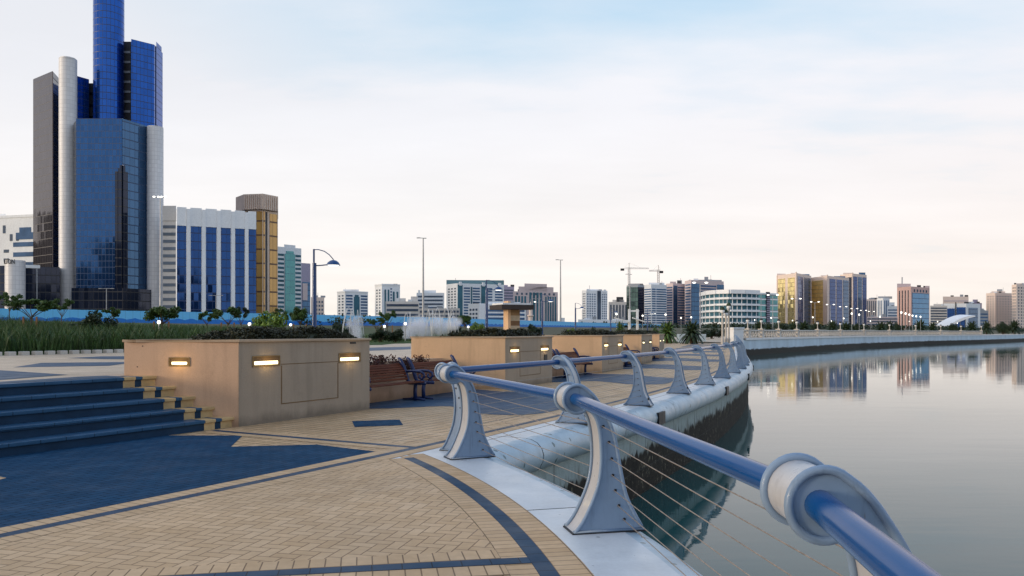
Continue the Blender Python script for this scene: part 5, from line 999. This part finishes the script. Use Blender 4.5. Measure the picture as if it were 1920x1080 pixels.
b = goldtower('rear dark blue mirror-glass tower, rightmost of the gold and blue group', [(1576, 806), (1599, 790), (1625, 808)], 513, [], [(.04, .3, 'bluebay'), (.36, .64, 'midblue'), (.7, .98, 'bluebay')], [(.1, .5, 2.0, 'palepink', 0, .9), (.7, .95, 2.4, 'midblue', 0, .9)]); b.panel(0, .3, .96, 0, .94, 'dark', 'dark_glass', .25)
slab('pale distant slab block right of the rear blue tower', [(1624, 905), (1652, 910)], 561, 'palepink', [('cols', 0, .03, .97, .05, .95, 7, .4, 'win')], [(.3, .7, 2)])
slab('pale blue-grey distant tower right of the pale slab block', [(1644, 880), (1656, 874), (1668, 880)], 559, 'white', [('cols', 0, .1, .9, .05, .93, 3, .5, 'winb'), ('cols', 1, .1, .9, .05, .93, 3, .5, 'winb')], [(.1, 1.2, 2.2, 'grey', 0, .8)])
slab('stepped white distant block left of the pink and blue tower', [(1664, 820), (1683, 820)], 574, 'white', [('bands', 0, .05, .95, .1, .9, 7, .4, 'winb')], [(.2, .7, 4, 'white')])
b = slab('pink tower with a broad sky-blue glass face and rooftop mast', [(1682, 646), (1708, 630), (1743, 650)], 537, 'rose', [('cols', 0, .08, .92, .02, .92, 4, .35, 'brownglass'), ('panel', 1, .06, .94, .0, .86, 'skyglass', 'glass_wall', .3), ('cols', 1, .1, .9, .88, .94, 5, .4, 'win')], [(0, .42, 3.2, 'pink', 0, .9), (.86, 1, 1.6, 'pink', 0, .9)]); m = MB(); m.tube([(b.p[0][0] + 8, b.p[0][1] + 8, b.z1 + 2), (b.p[0][0] + 8, b.p[0][1] + 8, b.z1 + 9)], .5, 6); m.build('mast', BM['grey'], b.root, b.og)
slab('long low pink block between the blue towers and the pink tower', [(1625, 560), (1683, 564)], 594, 'pink', [('bands', 0, .02, .98, .35, .95, 3, .45, 'win')], [(.1, .3, .8, 'pink')])
slab('grey banded mid-rise left of the white framed office', [(1744, 700), (1776, 702)], 573, 'cream', [('bands', 0, .03, .97, .1, .95, 8, .5, 'win')], [(.2, .8, 1.6, 'cream')])
slab('tan slab tower rising behind the white framed office', [(1768, 820), (1816, 822)], 556, 'palepink', [('bands', 0, .03, .97, .5, .95, 3, .35, 'pink')])
slab('white framed office with dark blue glass bays behind the swoop canopy', [(1770, 720), (1812, 716), (1838, 730)], 569, 'white', [('panel', 0, .14, .48, .0, .82, 'bluebay', 'glass_bay', .3), ('panel', 0, .56, .96, .0, .86, 'bluebay', 'glass_bay', .3), ('panel', 1, .15, .8, .0, .85, 'midblue', 'glass_bay', .3), ('panel', 0, .5, .54, 0, 1.05, 'dgrey', 'dark_fin', .5)], [(.55, .8, 2, 'dgrey')])
slab('distant grey-blue tower with a domed cap right of the white framed office', [(1822, 900), (1841, 903)], 568, 'purple', [('wins', 0, .1, .9, .1, .9, 4, 8, .5, .5, 'winb')], [(.1, .6, 4, 'purple')])
slab('low dark distant blocks left of the pale pink slab', [(1836, 800), (1853, 803)], 582, 'grey', [('bands', 0, .05, .95, .1, .9, 5, .4, 'winb')], [(.1, .5, 2)])
slab('pale pink slab block lit by sunset near the far end of the shore', [(1849, 905), (1866, 893), (1900, 904)], 549, 'palepink', [('wins', 0, .08, .92, .08, .94, 3, 13, .4, .4, 'win'), ('wins', 1, .04, .96, .08, .94, 6, 13, .4, .4, 'win')], [(.2, .7, 2.5, 'palepink'), (.4, .6, 5, 'grey', .4, .5)])
slab('tallest pale pink tower at the far right edge', [(1897, 860), (1906, 850), (1940, 866)], 533, 'palepink', [('wins', 0, .1, .9, .05, .96, 2, 14, .4, .45, 'win'), ('wins', 1, .04, .96, .05, .96, 6, 14, .4, .45, 'win')], [(.1, .9, 2, 'palepink')])
for lab, ch, yt, wl in [('low white pavilion right of the third lamp post', [(1042, 420), (1062, 420)], 604, 'white'), ('low white terrace block below the white tower', [(1084, 470), (1140, 472)], 599, 'white2'), ('low white block below the dark green tower', [(1140, 520), (1178, 522)], 600, 'white'), ('low distant pale wall block under the mauve towers', [(1100, 640), (1118, 640)], 596, 'cream')]:
    slab(lab, ch, yt, wl, [('bands', 0, .05, .95, .3, .85, 1, .5, 'win')], [(.2, .6, .7, wl)], None, None, 10)
# swoop canopy
sw_ = thing('swoop_canopy', 'white sail-like canopy curving up at one end before the framed office', 'canopy', (WX(1790, 600), 600, BZ)); m = MB(); pr = []
for i in range(13): s = i / 12; pr.append((WX(1766 + 51 * s, 600), WZ(612 - 20 * math.sin(s * PI * .52) ** .9, 600)))
for i in range(12):
    (x0, z0), (x1, z1) = pr[i], pr[i + 1]; w0, w1 = 8, 8; y0 = 600
    m.mesh([(x0, y0 - w0, z0), (x1, y0 - w1, z1), (x1, y0 + w1, z1 + 1), (x0, y0 + w0, z0 + 1), (x0, y0 - w0, z0 - .9 - 1.2 * math.sin(PI * i / 12)), (x1, y0 - w1, z1 - .9 - 1.2 * math.sin(PI * (i + 1) / 12))], [(0, 1, 2, 3), (4, 5, 1, 0), (3, 2, 5, 4)])
m.build('shell', BM['white2'], sw_, tuple(sw_.location)); m = MB(); [m.tube([(WX(x, 600), 600, BZ - 1), (WX(x, 600), 600, WZ(y, 600))], .35, 6) for x, y in ((1800, 597), (1810, 596))]; m.build('props', M['grey'], sw_, tuple(sw_.location))
# ---------------------------------------------------------------- masts, cranes, street lights
def make_mast(h):
    r = thing('light_mast', 'x', 'light mast'); m = MB(); m.tube([(0, 0, -1), (0, 0, h)], [.38, .16], 8); m.build('pole', M['grey'], r, smooth='auto'); m = MB(); m.tube([(-1.2, 0, h), (.5, 0, h - .1)], .09, 6); m.box((-1.3, 0, h), (1.0, .5, .22)); m.box((.6, 0, h - .1), (.6, .4, .2)); m.build('lamp_head', M['grey'], r); return r
for px, yt, d, lab in ((793.5, 446, 224, 'tallest slim light mast, standing by the fountain spray'), (1051, 487, 292, 'slim light mast right of the stepped brown tower'), (1181, 514, 330, 'slim light mast before the dark green tower')):
    h = WZ(yt, d) - 2.4; r = make_mast(h); r.location = (WX(px, d), d, 2.4); r['label'] = lab
def crane(px, ytop, yb, d, jl, cj, lab):
    r = thing('tower_crane', lab, 'crane', (WX(px, d), d, WZ(yb, d))); zj = WZ(ytop, d) - r.location.z; m = MB(); w_ = .9; n = 14
    for sx, sy in ((-1, -1), (1, -1), (1, 1), (-1, 1)): m.tube([(sx * w_, sy * w_, -6), (sx * w_, sy * w_, zj + 1)], .16, 4)
    for k in range(n): z0 = -6 + (zj + 6) * k / n; z1 = -6 + (zj + 6) * (k + 1) / n; m.tube([(-w_, -w_, z0), (w_, -w_, z1)], .12, 4); m.tube([(-w_, w_, z1), (w_, w_, z0)], .12, 4)
    m.build('mast', M['grey'], r); m = MB(); m.tube([(-cj, 0, zj), (jl, 0, zj)], .18, 4); m.tube([(-cj * .5, 0, zj + 1.4), (jl * .97, 0, zj + .9)], .13, 4); nn = 16
    for k in range(nn): x0 = jl * k / nn; m.tube([(x0, 0, zj), (x0 + jl / nn * .5, 0, zj + 1.2), (x0 + jl / nn, 0, zj)], .09, 3)
    m.build('jib', M['grey'], r); m = MB(); m.box((-cj * .9 if cj > 0 else -cj * .9, 0, zj - .8), (3.6, 1.6, 2.2)); m.build('counterweight', M['black'], r); m = MB(); m.tube([(0, 0, zj), (0, 0, zj + 6)], .3, 4); m.tube([(0, 0, zj + 6), (jl * .6, 0, zj + 1)], .06, 3); m.tube([(0, 0, zj + 6), (-cj * .8, 0, zj)], .06, 3); m.build('apex', M['grey'], r)
crane(1179.5, 504, 545, 800, 20, 7.5, 'larger tower crane with a long jib above the dark green tower'); crane(1234.5, 508.5, 540, 760, -9, -3, 'smaller tower crane above the white blue-banded tower')
def make_street():
    r = thing('street_light', 'x', 'street light', group='lit twin street lights beyond the far balustrade'); m = MB(); m.tube([(0, 0, -1), (0, 0, 10)], [.14, .08], 6); m.build('pole', M['grey'], r); m = MB(); m.tube([(-1.3, 0, 10.2), (0, 0, 9.9), (1.3, 0, 10.2)], .06, 5); m.build('arms', M['grey'], r)
    for sx in (-1, 1): m = MB(); m.lathe([(0, -.2), (.28, -.12), (.42, 0), (.28, .12), (0, .16)], 10, (sx * 1.35, 0, 10.2)); m.build('lamp', M['lamp'], r, smooth=True)
    return r
SL = make_street(); k = 0
for px, py, lab in [(1313, 530, 'high lit twin street light before the wide pink-framed tower'), (1449, 553, 'lit twin street light at the end of the curved white block'), (1493, 560, 'lit twin street light before the first gold tower'), (1528, 566, 'lit twin street light between the first two gold towers'), (1557, 571, 'lit twin street light before the second tower'), (1581, 575, 'lit twin street light before the middle of the second tower'), (1602, 578.5, 'lit twin street light before the rear blue tower'), (1619, 582, 'lit twin street light at the right edge of the rear blue tower'), (1634, 584, 'tiny lit twin street light before the pale slab block'), (1224, 588, 'small lit twin street light right of the white awning'), (1010, 566, 'lit twin street light high behind the third lamp post')]:
    d = 10.2 * F / (HY - py + (CZ - 2.4) / 1 * 0) if 1 else 0; d = (10.2 + 2.2 - CZ) * F / (HY - py)
    if d > 640: d = 600
    l = SL if k == 0 else dup(SL); k += 1; sc_ = 1.0; l.location = (WX(px, d), d, WZ(py, d) - 10.2); l['label'] = lab
    if px in (1224,): l.location.z = WZ(py, d) - 10.2
def make_far_globe():
    r = thing('promenade_light', 'x', 'promenade light', group='tiny lit promenade lights on the far shore'); m = MB(); m.tube([(0, 0, -1), (0, 0, 3.3)], .06, 5); m.build('post', M['grey'], r); m = MB(); m.lathe([(0, 3.25), (.17, 3.31), (.26, 3.5), (.17, 3.69), (0, 3.75)], 8); m.build('globe', M['lamp'], r, smooth=True); return r
FG = make_far_globe(); k = 0
for px, py, lab in [(1415, 600, 'below the curved white block'), (1446, 596, 'at the right end of the curved white block'), (1486, 601, 'left of the first gold tower foot'), (1497, 617, 'low behind the balustrade under the first gold tower'), (1524, 595, 'under the gap of the gold towers'), (1559, 602, 'under the second tower'), (1582, 597, 'under the blue face of the second tower'), (1597, 588, 'high before the rear blue tower'), (1611, 590, 'high at the right of the rear blue tower'), (1632, 602, 'before the long low pink block'), (1650, 594, 'above the long low pink block'), (1663, 617, 'low before the long low pink block'), (1690, 586, 'leftmost on the pink tower'), (1698, 588, 'second on the pink tower'), (1705, 590, 'third, at the corner of the pink tower'), (1711, 592, 'fourth on the glass of the pink tower'), (1718, 593, 'fifth on the glass of the pink tower'), (1726, 594, 'last on the glass of the pink tower'), (1705, 602.5, 'low before the pink tower'), (1758, 603, 'left of the white swoop canopy'), (1795, 606, 'under the white swoop canopy'), (1156, 589, 'bright above the fourth planter, left of the awning'), (1205, 592, 'left of the farthest lamp post'), (1248, 590, 'before the blue-banded tower'), (1277, 596, 'before the pinkish tower'), (1296, 595, 'before the wide pink-framed tower')]:
    d = (3.5 + 2.4 - CZ) * F / max(5, HY - py); d = min(max(d, 170), 420) if px > 1400 else min(max(d, 190), 300)
    l = FG if k == 0 else dup(FG); k += 1; l.location = (WX(px, d), d, WZ(py, d) - 3.5); l['label'] = 'tiny glowing globe light ' + lab; l.scale = (1, 1, 1)
    if px > 1400: l.scale = (.8, .8, 1); 
# white awning (pergola) behind the planters
aw = thing('awning', 'white slatted awning on two frames behind the third and fourth planters', 'awning', (WX(1180, 160), 160, 2.2)); og = tuple(aw.location)
for px in (1180, 1195):
    m = MB(); x = WX(px, 160); m.box((x, 160, WZ(601, 160)), (.45, .45, 4.6)); m.build('post', M['white'], aw, og)
m = MB(); m.box((WX(1188, 160), 160, WZ(583, 160)), (2.2, .3, .3)); m.build('cross_beam', M['white'], aw, og)
for x0, x1, y0, y1 in ((1152, 1182, 595, 603), (1186, 1208, 595, 602)):
    for k in range(5):
        m = MB(); yy = 159 + k * .9; m.mesh([(WX(x0, yy), yy, WZ(y0, yy)), (WX(x1, yy), yy, WZ(y1, yy)), (WX(x1, yy), yy + .7, WZ(y1, yy)), (WX(x0, yy), yy + .7, WZ(y0, yy)), (WX(x0, yy), yy, WZ(y0, yy) - .18), (WX(x1, yy), yy, WZ(y1, yy) - .18), (WX(x1, yy), yy + .7, WZ(y1, yy) - .18), (WX(x0, yy), yy + .7, WZ(y0, yy) - .18)], [(0, 1, 2, 3), (7, 6, 5, 4), (4, 5, 1, 0), (6, 7, 3, 2), (5, 6, 2, 1), (7, 4, 0, 3)]); m.build('slat', M['white'], aw, og)
for o in list(bpy.data.objects):                           # keep the last layer of helper meshes tidy
    if o.type == 'MESH' and not o.data.polygons: bpy.data.objects.remove(o)

# ---------------------------------------------------------------- unseen dark building blocks, added for the silhouettes they mirror in the glass
m = MB()
for x0, x1, y, h in ((-260, -190, -330, 62), (-170, -120, -300, 84), (-110, -60, -340, 48), (-40, 10, -310, 72), (20, 90, -350, 52), (100, 150, -300, 88), (165, 230, -330, 60), (-330, -270, -400, 95), (-420, -350, -430, 118), (-500, -440, -440, 100), (-590, -520, -470, 128), (-680, -610, -470, 96), (-480, -330, 1230, 52), (-420, -380, 1225, 66)): m.box(((x0 + x1) / 2, y, h / 2), (x1 - x0, 30, h))
for x0, y0, y1, h in ((-760, 425, 480, 124), (-780, 482, 540, 96), (-740, 380, 422, 88)): m.box((x0, (y0 + y1) / 2, h / 2), (40, y1 - y0, h))
struct('reflection_blocks', m, plain('reflection_block_massing', (.09, .09, .10), .9, var=.3, vs=.05))

fm = thing('flood_mast', 'lit floodlight mast standing against the right cylinder of the glass tower', 'light mast', (WX(301, 235), 235, 2.6)); m = MB(); zt = WZ(370, 235) - 2.6; m.tube([(0, 0, -1), (0, 0, zt)], [.3, .14], 8); m.build('pole', M['grey'], fm, smooth='auto'); m = MB(); m.tube([(-2.2, 0, zt), (1.6, 0, zt)], .1, 5); m.build('cross_arm', M['grey'], fm)
for dx in (-1.9, -.6, .3, 1.4): m = MB(); m.lathe([(0, -.2), (.3, -.12), (.42, .05), (.25, .25), (0, .3)], 8, (dx, 0, zt + .1)); m.build('lamp', M['lamp'], fm, smooth=True)
tp = None
for px, py, d, lab in ((199.5, 541, 190, 'thin T-shaped pole before the dark foot of the glass tower'), (405, 554, 205, 'thin T-shaped pole before the finned block'), (1010, 560, 260, 'thin T-shaped pole behind the third lamp post'), (1427, 552, 300, 'thin T-shaped pole before the curved white block')):
    h = WZ(py, d) - 2.4; r = thing('street_pole', lab, 'street pole', (WX(px, d), d, 2.4), 0, 'thin unlit street poles'); m = MB(); m.tube([(0, 0, -1), (0, 0, h)], [.13, .08], 6); m.build('pole', M['grey'], r); m = MB(); m.tube([(-1.4, 0, h), (1.4, 0, h)], .06, 5); m.box((-1.4, 0, h), (.8, .3, .12)); m.box((1.4, 0, h), (.8, .3, .12)); m.build('lamp_arm', M['grey'], r)
